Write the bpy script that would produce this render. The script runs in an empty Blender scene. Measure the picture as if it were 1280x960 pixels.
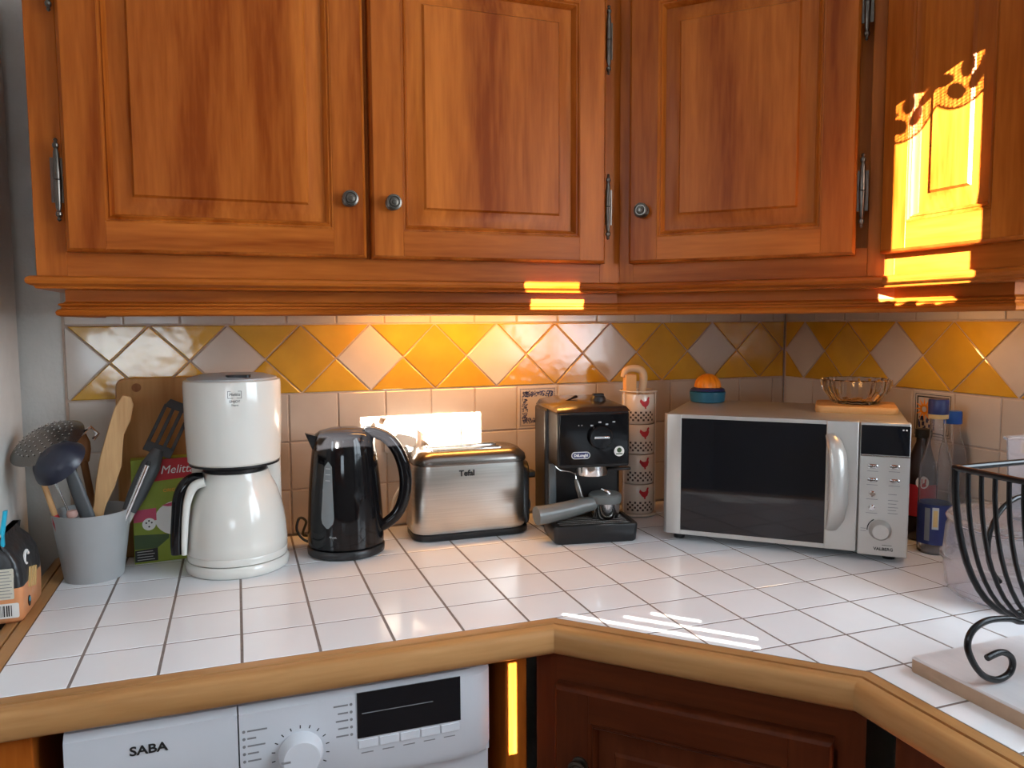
import bpy, bmesh, math, random
from mathutils import Matrix, Vector
R = random.Random(7)
PI = math.pi
sc = bpy.context.scene
COL = sc.collection

# ------------------------------------------------------------ camera
cam_d = bpy.data.cameras.new('camera')
cam = bpy.data.objects.new('camera', cam_d); COL.objects.link(cam)
cam_d.sensor_width = 36.0; cam_d.lens = 963.4 / 1280 * 36.0; cam_d.clip_start = 0.02
YAW, PIT, ROL = 0.34291, 0.08076, -0.00551
f_ = Vector((math.sin(YAW)*math.cos(PIT), math.cos(YAW)*math.cos(PIT), -math.sin(PIT)))
r0 = Vector((math.cos(YAW), -math.sin(YAW), 0)); u0 = r0.cross(f_)
rr = math.cos(ROL)*r0 + math.sin(ROL)*u0; uu = -math.sin(ROL)*r0 + math.cos(ROL)*u0
m = Matrix((rr, uu, -f_)).transposed().to_4x4(); m.translation = (0.2269, -1.8027, 1.3845)
cam.matrix_world = m
sc.camera = cam

# ------------------------------------------------------------ world, sun, exposure
sc.view_settings.view_transform = 'Standard'; sc.view_settings.look = 'None'
sc.view_settings.gamma = 1.0; sc.view_settings.use_curve_mapping = False
sc.view_settings.exposure = 0.20
w = bpy.data.worlds.new('sky'); sc.world = w; w.use_nodes = True
bg = w.node_tree.nodes['Background']; bg.inputs[0].default_value = (0.76, 0.89, 1.0, 1); bg.inputs[1].default_value = 11.0
SUN_DIR = Vector((0.65, 1.0, -0.29)).normalized()
sl = bpy.data.lights.new('sun', 'SUN'); sl.energy = 85.0; sl.angle = 0.0012; sl.color = (1.0, 0.95, 0.86)
so = bpy.data.objects.new('sun', sl); COL.objects.link(so); so.location = (-2, -4, 3)
so.rotation_euler = SUN_DIR.to_track_quat('-Z', 'Y').to_euler()
def portal(name, loc, direction, sx, sy):
    l = bpy.data.lights.new(name, 'AREA'); l.shape = 'RECTANGLE'; l.size = sx; l.size_y = sy
    l.cycles.is_portal = True
    o = bpy.data.objects.new(name, l); COL.objects.link(o); o.location = loc
    o.rotation_euler = Vector(direction).to_track_quat('-Z', 'Y').to_euler()
portal('window_portal', (1.80, -1.895, 1.70), (-1, 0, 0), 1.50, 1.20)
portal('fill_window_portal', (-2.06, -2.05, 1.98), (1, 0, 0), .84, .90)

# ------------------------------------------------------------ materials
MATS = {}
def mat(name, col, rough=0.5, metal=0.0, vary=0.0, vscale=20.0, bump=0.0, bscale=60.0, trans=0.0, ior=1.45,
        coat=0.0, emit=None, estr=0.0, stretch=None, objvar=0.0, spec=None, aniso=0.0):
    if name in MATS: return MATS[name]
    M = bpy.data.materials.new(name); M.use_nodes = True
    nt = M.node_tree; N = nt.nodes; L = nt.links; p = N['Principled BSDF']
    p.inputs['Base Color'].default_value = (*col, 1); p.inputs['Roughness'].default_value = rough
    p.inputs['Metallic'].default_value = metal; p.inputs['Transmission Weight'].default_value = trans
    p.inputs['IOR'].default_value = ior; p.inputs['Coat Weight'].default_value = coat
    p.inputs['Coat Roughness'].default_value = 0.08
    if spec is not None: p.inputs['Specular IOR Level'].default_value = spec
    if aniso: p.inputs['Anisotropic'].default_value = aniso
    if emit: p.inputs['Emission Color'].default_value = (*emit, 1); p.inputs['Emission Strength'].default_value = estr
    tc = N.new('ShaderNodeTexCoord'); mp = N.new('ShaderNodeMapping'); L.new(tc.outputs['Object'], mp.inputs[0])
    if stretch: mp.inputs['Scale'].default_value = stretch
    oi = N.new('ShaderNodeObjectInfo')
    cb = N.new('ShaderNodeCombineXYZ')
    ml = N.new('ShaderNodeMath'); ml.operation = 'MULTIPLY'; ml.inputs[1].default_value = 13.0
    L.new(oi.outputs['Random'], ml.inputs[0])
    for i in range(3): L.new(ml.outputs[0], cb.inputs[i])
    L.new(cb.outputs[0], mp.inputs['Location'])
    if vary or objvar:
        nz = N.new('ShaderNodeTexNoise'); nz.inputs['Scale'].default_value = vscale; nz.inputs['Detail'].default_value = 4
        L.new(mp.outputs[0], nz.inputs['Vector'])
        mr = N.new('ShaderNodeMapRange'); mr.inputs[1].default_value = 0.3; mr.inputs[2].default_value = 0.7
        mr.inputs[3].default_value = 1 - vary; mr.inputs[4].default_value = 1 + vary
        L.new(nz.outputs['Fac'], mr.inputs[0])
        mo = N.new('ShaderNodeMapRange'); mo.inputs[3].default_value = 1 - objvar; mo.inputs[4].default_value = 1 + objvar
        L.new(oi.outputs['Random'], mo.inputs[0])
        m2 = N.new('ShaderNodeMath'); m2.operation = 'MULTIPLY'; L.new(mr.outputs[0], m2.inputs[0]); L.new(mo.outputs[0], m2.inputs[1])
        vm = N.new('ShaderNodeVectorMath'); vm.operation = 'SCALE'; vm.inputs[0].default_value = col
        L.new(m2.outputs[0], vm.inputs['Scale']); L.new(vm.outputs[0], p.inputs['Base Color'])
    if bump:
        nb = N.new('ShaderNodeTexNoise'); nb.inputs['Scale'].default_value = bscale; nb.inputs['Detail'].default_value = 2
        L.new(mp.outputs[0], nb.inputs['Vector'])
        bn = N.new('ShaderNodeBump'); bn.inputs['Strength'].default_value = bump; bn.inputs['Distance'].default_value = 0.01
        L.new(nb.outputs['Fac'], bn.inputs['Height']); L.new(bn.outputs[0], p.inputs['Normal'])
    MATS[name] = M
    return M
def wood(name, dark, light, axis, scale=1.0, rough=0.36, coat=0.0, spec=0.14):
    if name in MATS: return MATS[name]
    M = bpy.data.materials.new(name); M.use_nodes = True
    nt = M.node_tree; N = nt.nodes; L = nt.links; p = N['Principled BSDF']
    tc = N.new('ShaderNodeTexCoord'); mp = N.new('ShaderNodeMapping'); L.new(tc.outputs['Object'], mp.inputs[0])
    s = [9*scale]*3; s[axis] = 0.75*scale; mp.inputs['Scale'].default_value = s
    oi = N.new('ShaderNodeObjectInfo'); cb = N.new('ShaderNodeCombineXYZ')
    ml = N.new('ShaderNodeMath'); ml.operation = 'MULTIPLY'; ml.inputs[1].default_value = 37.0
    L.new(oi.outputs['Random'], ml.inputs[0])
    for i in range(3): L.new(ml.outputs[0], cb.inputs[i])
    L.new(cb.outputs[0], mp.inputs['Location'])
    n1 = N.new('ShaderNodeTexNoise'); n1.inputs['Scale'].default_value = 1.6; n1.inputs['Detail'].default_value = 5; n1.inputs['Distortion'].default_value = 0.6
    n2 = N.new('ShaderNodeTexNoise'); n2.inputs['Scale'].default_value = 14; n2.inputs['Detail'].default_value = 3
    L.new(mp.outputs[0], n1.inputs['Vector']); L.new(mp.outputs[0], n2.inputs['Vector'])
    a = N.new('ShaderNodeMath'); a.operation = 'MULTIPLY_ADD'; a.inputs[1].default_value = 0.35
    L.new(n2.outputs['Fac'], a.inputs[0]); L.new(n1.outputs['Fac'], a.inputs[2])
    cr = N.new('ShaderNodeValToRGB'); e = cr.color_ramp.elements
    e[0].position = 0.45; e[0].color = (*dark, 1); e[1].position = 0.92; e[1].color = (*light, 1)
    L.new(a.outputs[0], cr.inputs[0]); L.new(cr.outputs[0], p.inputs['Base Color'])
    p.inputs['Roughness'].default_value = rough; p.inputs['Coat Weight'].default_value = coat; p.inputs['Coat Roughness'].default_value = 0.25; p.inputs['Specular IOR Level'].default_value = spec
    bn = N.new('ShaderNodeBump'); bn.inputs['Strength'].default_value = 0.06; bn.inputs['Distance'].default_value = 0.002
    L.new(n2.outputs['Fac'], bn.inputs['Height']); L.new(bn.outputs[0], p.inputs['Normal'])
    MATS[name] = M
    return M
CH_D, CH_L = (0.20, 0.034, 0.001), (0.49, 0.135, 0.018)
WV = wood('cherry_vertical', CH_D, CH_L, 2); WH = wood('cherry_horizontal', CH_D, CH_L, 0); WD = wood('cherry_depth', CH_D, CH_L, 1)
DV, DH = [wood('shaded_cherry_%d' % i, (.055, .010, .003), (.11, .026, .008), i) for i in (2, 0)]  # base unit wood: shade below the worktop put into a darker cherry
EW = [wood('edge_wood_%s' % 'xyz'[i], (0.32, 0.15, 0.05), (0.50, 0.27, 0.11), i) for i in range(3)]
LW = wood('pale_wood', (0.42, 0.22, 0.09), (0.66, 0.41, 0.20), 2, 1.5, 0.5, 0.0)
BW = wood('beech_board', (0.30, 0.15, 0.05), (0.48, 0.27, 0.11), 2, 1.0, 0.5, 0.0)
SW = wood('serving_board_wood', (0.50, 0.25, 0.08), (0.72, 0.42, 0.18), 0, 1.2, 0.45, 0.1)
WT = mat('beige_glazed_tile', (0.51, 0.435, 0.365), 0.16, vary=0.05, vscale=12, objvar=0.05, bump=0.10, bscale=14, coat=0.3)
YT = mat('yellow_glazed_tile', (0.56, 0.30, 0.022), 0.12, vary=0.14, vscale=10, objvar=0.07, bump=0.16, bscale=18, coat=0.5)
CT_ = mat('white_counter_tile', (0.82, 0.84, 0.87), 0.20, vary=0.02, vscale=8, objvar=0.02, bump=0.05, bscale=10, coat=0.3)
GR = mat('wall_grout', (0.50, 0.38, 0.30), 0.85, vary=0.1, vscale=80)
GC = mat('counter_grout', (0.20, 0.17, 0.155), 0.85, vary=0.15, vscale=90)
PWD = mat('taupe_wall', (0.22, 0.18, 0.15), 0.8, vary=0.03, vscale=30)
PW = mat('painted_wall', (0.62, 0.60, 0.56), 0.8, vary=0.03, vscale=30, bump=0.1, bscale=120)
PC = mat('ceiling_paint', (0.80, 0.79, 0.77), 0.85, vary=0.02)
FL = mat('floor_tile', (0.14, 0.085, 0.05), 0.4, vary=0.1, vscale=6)
WP = mat('white_plastic', (0.72, 0.71, 0.66), 0.28, vary=0.01, coat=0.3)
WPJ = mat('white_enamel', (0.72, 0.72, 0.67), 0.16, vary=0.01, coat=0.4)
BK = mat('black_gloss_plastic', (0.006, 0.006, 0.007), 0.07, vary=0.05, spec=0.35)
BKM = mat('black_satin_plastic', (0.012, 0.012, 0.013), 0.34, vary=0.1, vscale=60)
BKS = mat('black_steel_wire', (0.007, 0.007, 0.008), 0.26, vary=0.15, vscale=60, spec=0.4)
DKG = mat('dark_grey_plastic', (0.07, 0.075, 0.08), 0.42, vary=0.06)
STL = mat('brushed_steel', (0.58, 0.56, 0.52), 0.30, 1.0, vary=0.08, vscale=6, stretch=(1, 1, 60), aniso=0.5)
CHR = mat('chrome', (0.75, 0.75, 0.75), 0.12, 1.0, vary=0.03)
IRON = mat('burnished_iron', (0.11, 0.095, 0.08), 0.30, 1.0, vary=0.2, vscale=80)
SIL = mat('silver_paint', (0.50, 0.485, 0.455), 0.34, 0.5, vary=0.02)
GREY = mat('grey_pot_plastic', (0.36, 0.37, 0.37), 0.4, vary=0.03)
DGL = mat('dark_glass', (0.006, 0.007, 0.010), 0.05, vary=0.05, coat=0.3)
GLS = mat('clear_glass', (0.98, 0.98, 0.98), 0.03, trans=1.0, ior=1.30)
PET = mat('clear_plastic', (0.95, 0.95, 0.97), 0.05, trans=0.97, ior=1.15)
FRO = mat('frosted_plastic', (0.93, 0.91, 0.94), 0.10, trans=0.88, ior=1.12)
COLA = mat('cola', (0.018, 0.006, 0.003), 0.08, vary=0.1, coat=0.5)
RED = mat('print_red', (0.50, 0.02, 0.03), 0.5, vary=0.04); GRN = mat('print_green', (0.25, 0.32, 0.03), 0.5, vary=0.08)
DGRN = mat('print_dark_green', (0.05, 0.09, 0.03), 0.5, vary=0.1); WHT = mat('print_white', (0.80, 0.79, 0.76), 0.5, vary=0.02)
BLKP = mat('print_black', (0.012, 0.012, 0.012), 0.5, vary=0.1); NAVY = mat('navy', (0.02, 0.03, 0.12), 0.4, vary=0.1)
BLU = mat('blue_plastic', (0.015, 0.10, 0.50), 0.35, vary=0.05); TEAL = mat('teal_plastic', (0.02, 0.13, 0.22), 0.4, vary=0.05)
CYAN = mat('cyan_plastic', (0.02, 0.42, 0.62), 0.35, vary=0.05); ORG = mat('orange_plastic', (0.85, 0.26, 0.01), 0.35, vary=0.05)
OBAG = mat('orange_foil', (0.66, 0.28, 0.12), 0.35, vary=0.08, bump=0.3, bscale=30); BBAG = mat('black_foil', (0.02, 0.02, 0.022), 0.3, vary=0.1, bump=0.4, bscale=30)
GOLD = mat('print_gold', (0.62, 0.40, 0.16), 0.4, vary=0.08); PINK = mat('print_pink', (0.55, 0.07, 0.14), 0.5, vary=0.05)
LGRY = mat('print_light_grey', (0.45, 0.45, 0.45), 0.5, vary=0.03); MGRY = mat('print_mid_grey', (0.20, 0.20, 0.21), 0.5, vary=0.03)
CRM = mat('cream_ceramic', (0.70, 0.60, 0.50), 0.22, vary=0.03, coat=0.3); BRD = mat('pale_stone_board', (0.64, 0.62, 0.63), 0.30, vary=0.10, vscale=3, stretch=(12, 1.2, 1))
NAPK = mat('orange_paper', (0.78, 0.42, 0.16), 0.7, vary=0.06); WASH = mat('washer_white', (0.58, 0.60, 0.64), 0.30, vary=0.01)
CLOTH = mat('curtain_cloth', (0.40, 0.30, 0.22), 0.9, vary=0.08, vscale=40); LACE = mat('lace_thread', (0.80, 0.78, 0.72), 0.9, vary=0.03)
LAMP = mat('lamp_tube', (1, 0.7, 0.35), 0.4, emit=(1.0, 0.5, 0.12), estr=6.0, vary=0.01)
GUN = mat('gunmetal', (0.20, 0.185, 0.17), 0.25, 0.9, vary=0.05)
WALNUT = wood('brown_wood', (0.16, 0.06, 0.02), (0.30, 0.13, 0.05), 2, 1.5, 0.5, 0.0)

# ------------------------------------------------------------ geometry helpers
class B:
    def __init__(s): s.v = []; s.f = []
    def add(s, v, f, M=None):
        o = len(s.v)
        s.v += [tuple(M @ Vector(p)) if M else tuple(p) for p in v]
        s.f += [tuple(i + o for i in q) for q in f]; return s
    def box(s, x0, x1, y0, y1, z0, z1, M=None):
        v = [(x, y, z) for z in (z0, z1) for y in (y0, y1) for x in (x0, x1)]
        return s.add(v, [(0, 2, 3, 1), (4, 5, 7, 6), (0, 1, 5, 4), (2, 6, 7, 3), (0, 4, 6, 2), (1, 3, 7, 5)], M)
    def rings(s, rs, cap0=True, cap1=True, closed=True, M=None):
        n = len(rs[0]); v = [p for r in rs for p in r]; f = []
        for i in range(len(rs) - 1):
            for j in range(n if closed else n - 1):
                k = (j + 1) % n
                f.append((i*n + j, i*n + k, (i+1)*n + k, (i+1)*n + j))
        if cap0: f.append(tuple(range(n))[::-1])
        if cap1: f.append(tuple((len(rs)-1)*n + j for j in range(n)))
        return s.add(v, f, M)
    def lathe(s, prof, n=40, c=(0, 0), cap0=True, cap1=True, sx=1.0, sy=1.0, a0=0.0, M=None):
        rs = [[(c[0] + r*sx*math.cos(a0 + 2*PI*j/n), c[1] + r*sy*math.sin(a0 + 2*PI*j/n), z) for j in range(n)] for r, z in prof]
        return s.rings(rs, cap0, cap1, M=M)
    def prism(s, poly, z0, z1, M=None):
        return s.rings([[(x, y, z0) for x, y in poly], [(x, y, z1) for x, y in poly]], M=M)
    def extr(s, poly, y0, y1, M=None):          # polygon in x,z extruded along y
        return s.rings([[(x, y1, z) for x, z in poly], [(x, y0, z) for x, z in poly]], M=M)
    def tube(s, path, r, n=10, closed=False, flat=1.0, M=None):
        P = [Vector(p) for p in path]; k = len(P); rs = []
        rad = r if isinstance(r, (list, tuple)) else [r]*k
        up = None
        for i in range(k):
            a = P[(i-1) % k] if (closed or i > 0) else P[i]; b = P[(i+1) % k] if (closed or i < k-1) else P[i]
            t = (b - a).normalized()
            if up is None: up = Vector((0, 0, 1)) if abs(t.z) < 0.9 else Vector((0, 1, 0))
            side = t.cross(up).normalized(); up = side.cross(t).normalized()
            rs.append([tuple(P[i] + side*math.cos(2*PI*j/n)*rad[i] + up*math.sin(2*PI*j/n)*rad[i]*flat) for j in range(n)])
        if closed:
            rs.append(rs[0]); return s.rings(rs, False, False, M=M)
        return s.rings(rs, M=M)
    def build(s, name, m, parent=None, smooth=40, bevel=0.0, seg=2, sub=0):
        me = bpy.data.meshes.new(name); me.from_pydata(s.v, [], s.f)
        bm = bmesh.new(); bm.from_mesh(me); bmesh.ops.remove_doubles(bm, verts=bm.verts, dist=1e-6); bmesh.ops.recalc_face_normals(bm, faces=bm.faces); bm.to_mesh(me); bm.free()
        if isinstance(m, (list, tuple)):
            for q in m: me.materials.append(q)
        else: me.materials.append(m)
        if smooth:
            me.shade_smooth(); me.set_sharp_from_angle(angle=math.radians(smooth))
        o = bpy.data.objects.new(name, me); COL.objects.link(o)
        if parent: o.parent = parent
        if bevel:
            b = o.modifiers.new('bevel', 'BEVEL'); b.width = bevel; b.segments = seg; b.limit_method = 'ANGLE'; b.angle_limit = math.radians(40)
        if sub:
            q = o.modifiers.new('sub', 'SUBSURF'); q.levels = sub; q.render_levels = sub
        return o
def inst(o, parent, loc, rot=None, name=None):
    c = o.copy(); COL.objects.link(c); c.parent = parent; c.location = loc
    if rot is not None: c.rotation_euler = rot
    return c
def tag(o, label, cat, group=None, kind=None):
    o['label'] = label; o['category'] = cat
    if group: o['group'] = group
    if kind: o['kind'] = kind
    return o
def thing(name, label, cat, loc=(0, 0, 0), rz=0.0, group=None, rx=0.0, ry=0.0):
    o = bpy.data.objects.new(name, None); COL.objects.link(o); o.location = loc; o.rotation_euler = (rx, ry, rz)
    o.empty_display_size = 0.02
    return tag(o, label, cat, group)
def struct(o, label=None):
    o['kind'] = 'structure'
    if label: o['label'] = label
    return o
def T(x=0, y=0, z=0, rx=0, ry=0, rz=0):
    return Matrix.Translation((x, y, z)) @ Matrix.Rotation(rz, 4, 'Z') @ Matrix.Rotation(ry, 4, 'Y') @ Matrix.Rotation(rx, 4, 'X')
def rrect(w, d, r, n=5, cx=0, cy=0):
    p = []
    for (sx, sy, a) in ((1, 1, 0), (-1, 1, PI/2), (-1, -1, PI), (1, -1, 1.5*PI)):
        for i in range(n + 1):
            t = a + PI/2*i/n
            p.append((cx + sx*(w/2 - r) + r*math.cos(t), cy + sy*(d/2 - r) + r*math.sin(t)))
    return p
def text(body, size, m, parent, loc, rot=(PI/2, 0, 0), name='lettering', ext=0.0003, shear=0.0, bold=0.0, sx=1.0):
    c = bpy.data.curves.new('t', 'FONT'); c.body = body; c.size = size; c.extrude = ext; c.align_x = 'CENTER'; c.align_y = 'CENTER'
    c.shear = shear; c.offset = bold; c.resolution_u = 3
    t = bpy.data.objects.new('t', c); COL.objects.link(t)
    me = bpy.data.meshes.new_from_object(t); bpy.data.objects.remove(t); bpy.data.curves.remove(c)
    me.materials.clear(); me.materials.append(m)
    if sx != 1.0:
        for q in me.vertices: q.co.x *= sx
    o = bpy.data.objects.new(name, me); COL.objects.link(o); o.parent = parent; o.location = loc; o.rotation_euler = rot
    return o
def clip(poly, a, b, c):                         # keep a*x+b*y >= c
    out = []
    for i in range(len(poly)):
        p, q = poly[i], poly[(i+1) % len(poly)]
        dp, dq = a*p[0] + b*p[1] - c, a*q[0] + b*q[1] - c
        if dp >= 0: out.append(p)
        if dp*dq < 0:
            t = dp/(dp - dq); out.append((p[0] + t*(q[0]-p[0]), p[1] + t*(q[1]-p[1])))
    res = []
    for p in out:
        if not res or math.hypot(p[0]-res[-1][0], p[1]-res[-1][1]) > 1e-5: res.append(p)
    if len(res) > 1 and math.hypot(res[0][0]-res[-1][0], res[0][1]-res[-1][1]) < 1e-5: res.pop()
    return res
def area(p): return 0.5*sum(p[i][0]*p[(i+1) % len(p)][1] - p[(i+1) % len(p)][0]*p[i][1] for i in range(len(p)))
def inset(poly, d):
    if area(poly) < 0: poly = poly[::-1]
    n = len(poly); out = []
    for i in range(n):
        a, b, c = Vector(poly[i-1]), Vector(poly[i]), Vector(poly[(i+1) % n])
        e1 = (b-a).normalized(); e2 = (c-b).normalized()
        n1 = Vector((-e1.y, e1.x)); n2 = Vector((-e2.y, e2.x))
        k = 1 + n1.dot(n2)
        out.append(tuple(b + (n1 + n2)*(d/max(k, 0.35))))
    return out
def tile(poly, gap, thick, bev, M, name, m, parent, cache=None):
    """a tile from a 2-D outline; M maps (x, y, height) to the world; returns the object"""
    if area(poly) < 0: poly = poly[::-1]
    a = inset(poly, gap/2)
    if area(a) < 1.2e-4: return None
    b = inset(poly, gap/2 + bev)
    cx = sum(p[0] for p in a)/len(a); cy = sum(p[1] for p in a)/len(a)
    key = (m.name, tuple((round(p[0]-cx, 4), round(p[1]-cy, 4)) for p in a))
    if cache is not None and key in cache:
        o = cache[key].copy(); COL.objects.link(o); o.parent = parent
    else:
        bb = B(); bb.rings([[(x-cx, y-cy, 0) for x, y in a], [(x-cx, y-cy, thick-bev*0.6) for x, y in a], [(x-cx, y-cy, thick) for x, y in b]])
        o = bb.build(name, m, parent, smooth=0)
        if cache is not None: cache[key] = o
    o.matrix_local = M @ Matrix.Translation((cx, cy, 0))
    return o
def sweep(path, prof, rot=None):
    """mitred sweep of profile (out, z) along a 2-D path; one (v, f) per segment, right-hand side is out"""
    P = [Vector(p) for p in path]; n = len(P); nor = []
    for i in range(n - 1):
        d = (P[i+1] - P[i]).normalized(); nor.append(Vector((d.y, -d.x)))
    mit = []
    for i in range(n):
        if i == 0: mit.append(nor[0])
        elif i == n-1: mit.append(nor[-1])
        else:
            s = nor[i-1] + nor[i]; mit.append(s/(1 + nor[i-1].dot(nor[i])))
    segs = []
    for i in range(n - 1):
        rs = [[(P[k].x + mit[k].x*o, P[k].y + mit[k].y*o, z) for o, z in prof] for k in (i, i+1)]
        segs.append(rs)
    return segs
def localize(rs, root):
    M = (Matrix.Translation(root.location) @ root.rotation_euler.to_matrix().to_4x4()).inverted()
    return [[tuple(M @ Vector(p)) for p in r] for r in rs]

def curve3(p, n=7):
    out = []
    for i in range(len(p)-1):
        a, b_, c, d = p[max(i-1, 0)], p[i], p[i+1], p[min(i+2, len(p)-1)]
        for k in range(n):
            t = k/n
            out.append(tuple(.5*((2*b_[j]) + (-a[j]+c[j])*t + (2*a[j]-5*b_[j]+4*c[j]-d[j])*t*t + (-a[j]+3*b_[j]-3*c[j]+d[j])*t**3) for j in range(len(b_))))
    return out + [p[-1]]
def ctube(b, pts, rads, n=12, k=6):
    q = curve3([tuple(p) + (r,) for p, r in zip(pts, rads)], k)
    return b.tube([p[:3] for p in q], [p[3] for p in q], n)
XR, ZT, PWT = 1.6933, 1.2242, 0.11
# ============================================================ the setting
RY = -3.0; LX = -1.95; CEIL = 2.62
struct(B().box(LX-.1, XR+.1, RY-.1, .1, -.08, 0).build('floor', FL), 'brown kitchen floor')
struct(B().box(LX-.1, XR+.1, RY-.1, .1, CEIL, CEIL+.08).build('ceiling', PC), 'white ceiling')
wall_back = struct(B().box(LX, XR+.1, .006, .1, 0, CEIL).build('wall_back', PW), 'back wall with tiled splashback')
WY0, WY1, WZ0, WZ1 = -2.62, -1.17, 1.12, 2.28
wb = B(); wb.box(XR+.006, XR+.1, WY1, .1, 0, CEIL); wb.box(XR+.006, XR+.1, RY-.1, WY0, 0, CEIL)
wb.box(XR+.006, XR+.1, WY0, WY1, 0, WZ0); wb.box(XR+.006, XR+.1, WY0, WY1, WZ1, CEIL)
wall_right = struct(wb.build('wall_right', PW), 'right wall with tiled splashback')
VY0, VY1, VZ0, VZ1 = -2.45, -1.65, 1.55, 2.40  # added window opening, lets fill light in from the left
wb = B(); wb.box(LX-.1, LX, VY1, .1, 0, CEIL); wb.box(LX-.1, LX, RY, VY0, 0, CEIL); wb.box(LX-.1, LX, VY0, VY1, 0, VZ0); wb.box(LX-.1, LX, VY0, VY1, VZ1, CEIL)
struct(wb.build('wall_left', PWD), 'left wall')
fb = B()
for y0, y1 in ((VY0, VY0+.05), (VY1-.05, VY1), (-2.06, -2.04)): fb.box(LX-.09, LX-.05, y0, y1, VZ0, VZ1)
fb.box(LX-.09, LX-.05, VY0, VY1, VZ0, VZ0+.05); fb.box(LX-.09, LX-.05, VY0, VY1, VZ1-.05, VZ1)
struct(fb.build('fill_window', WP), 'white window frame added in the left wall for fill light')
HX0, HX1, HZ0, HZ1 = -1.72, -.05, .95, 2.52
wb = B(); wb.box(LX-.1, HX0, RY-.1, RY, 0, CEIL); wb.box(HX1, XR+.1, RY-.1, RY, 0, CEIL)
wb.box(HX0, HX1, RY-.1, RY, 0, HZ0); wb.box(HX0, HX1, RY-.1, RY, HZ1, CEIL)
struct(wb.build('wall_rear', PWD), 'rear wall')
fb = B()
for y0, y1 in ((WY0, WY0+.05), (WY1-.05, WY1), (-1.92, -1.87)): fb.box(XR+.05, XR+.09, y0, y1, WZ0, WZ1)
fb.box(XR+.05, XR+.09, WY0, WY1, WZ0, WZ0+.05); fb.box(XR+.05, XR+.09, WY0, WY1, WZ1-.05, WZ1)
struct(fb.build('window_1', WP), 'white window frame above the right counter')
# rear window: frame, added boards that cut the sun into patches, lace valance
fb = B()
for x0, x1 in ((HX0, HX0+.04), (HX1-.002, HX1)): fb.box(x0, x1, RY-.08, RY-.04, HZ0, HZ1)
fb.box(HX0, HX1, RY-.08, RY-.04, HZ0, HZ0+.05); fb.box(HX0, HX1, RY-.08, RY-.04, HZ1-.04, HZ1)
struct(fb.build('window_2', WP), 'rear window frame')
sh = thing('sun_gobo', 'added sun-shaping wooden shutter with open gaps behind the viewer', 'gobo', (0, RY, 0))
def board(x0, x1, z0, z1): B().box(x0, x1, .0, .02, z0, z1).build('gobo_panel', WV, sh, smooth=0)
board(HX0, -1.455, HZ0, HZ1)
board(-1.455, -1.15, HZ0, 1.93); board(-1.455, -1.15, 2.033, HZ1)
board(-1.15, -.94, HZ0, HZ1)
board(-.94, -.894, HZ0, 2.175); board(-.868, -.81, HZ0, 2.175); board(-.894, -.868, HZ0, 1.35); board(-.894, -.868, 1.51, 2.175)
board(-.94, -.81, 2.225, HZ1)
board(-.81, -.56, HZ0, 1.49); board(-.81, -.42, 1.63, HZ1)
board(-.56, -.42, HZ0, 1.10); board(-.56, -.42, 1.33, 1.49)
board(-.42, -.16, HZ0, 1.10); board(-.42, -.16, 1.33, HZ1)
board(-.16, -.05, HZ0, 1.10); board(-.16, -.13, 1.33, 2.080); board(-.13, -.10, 1.33, 2.066)
board(-.10, -.075, 1.33, 2.052); board(-.075, -.05, 1.33, 2.041)
# slanted slats, added for sun stripes on the counter, in the middle of the shutter, thin gaps between them
def slat(xa, xb, lo, hi):
    zl = lambda x, z: min(max(z - .177*(x + .81), 1.49), 1.63)
    n = 12; xs = [xa + (xb-xa)*i/n for i in range(n+1)]
    B().extr([(x, zl(x, lo)) for x in xs] + [(x, zl(x, hi)) for x in xs[::-1]], .0, .02).build('gobo_slat', WH, sh, smooth=0)
edges = [1.40, 1.5770, 1.5815, 1.5850, 1.5895, 1.5930, 1.5975, 1.6005, 1.6040, 1.80]
for i in range(0, len(edges), 2): slat(-.81, -.42, edges[i], edges[i+1])
for k, xa in ((1, -.74), (3, -.68), (5, -.63), (7, -.60)): slat(-.81, xa - .06*(k == 1), edges[k], edges[k+1])
for k in (5, 7): slat(-.52, -.42, edges[k], edges[k+1])
# lace valance: scalloped net with leaf shapes, real thread geometry
lv = B(); S = .0715; zb = 2.334; zt = 2.50
def lace_edge(x): 
    k = (x + .084) / S; fr = k - math.floor(k + .5); return zb + .028*(abs(fr)*2)**2
x = -.175
while x < -.045:
    lv.tube([(x, 0, lace_edge(x)), (x, 0, zt)], .0008, 4); x += .0050
z = zb
while z < zt:
    xs = [-.175 + i*.0031 for i in range(43)]; run = []
    for xx in xs:
        if z >= lace_edge(xx): run.append((xx, 0, z))
        else:
            if len(run) > 1: lv.tube(run, .0008, 4)
            run = []
    if len(run) > 1: lv.tube(run, .0008, 4)
    z += .0050
lv.tube([(-.175 + i*.002, 0, lace_edge(-.175 + i*.002)) for i in range(66)], .0018, 5)
for k in (-1, 0):
    cx = -.084 + k*S
    for (ox, oz, a) in ((-.013, .030, .5), (.012, .034, -.5), (0, .058, 0), (-.03, .06, .9), (.03, .06, -.9)):
        pts = [(.0085*math.sin(t), .017*math.cos(t)*1.0) for t in [2*PI*i/12 for i in range(12)]]
        lv.extr([(cx + ox + px*math.cos(a) - pz*math.sin(a), zb + oz + px*math.sin(a) + pz*math.cos(a)) for px, pz in pts], -.0008, .0008)
lv.box(-.176, -.05, -.002, .002, 2.404, 2.522)
tag(lv.build('lace_valance', LACE, smooth=0), 'white lace valance with scalloped leaf edge', 'curtain').location = (0, RY-.02, 0)

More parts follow.
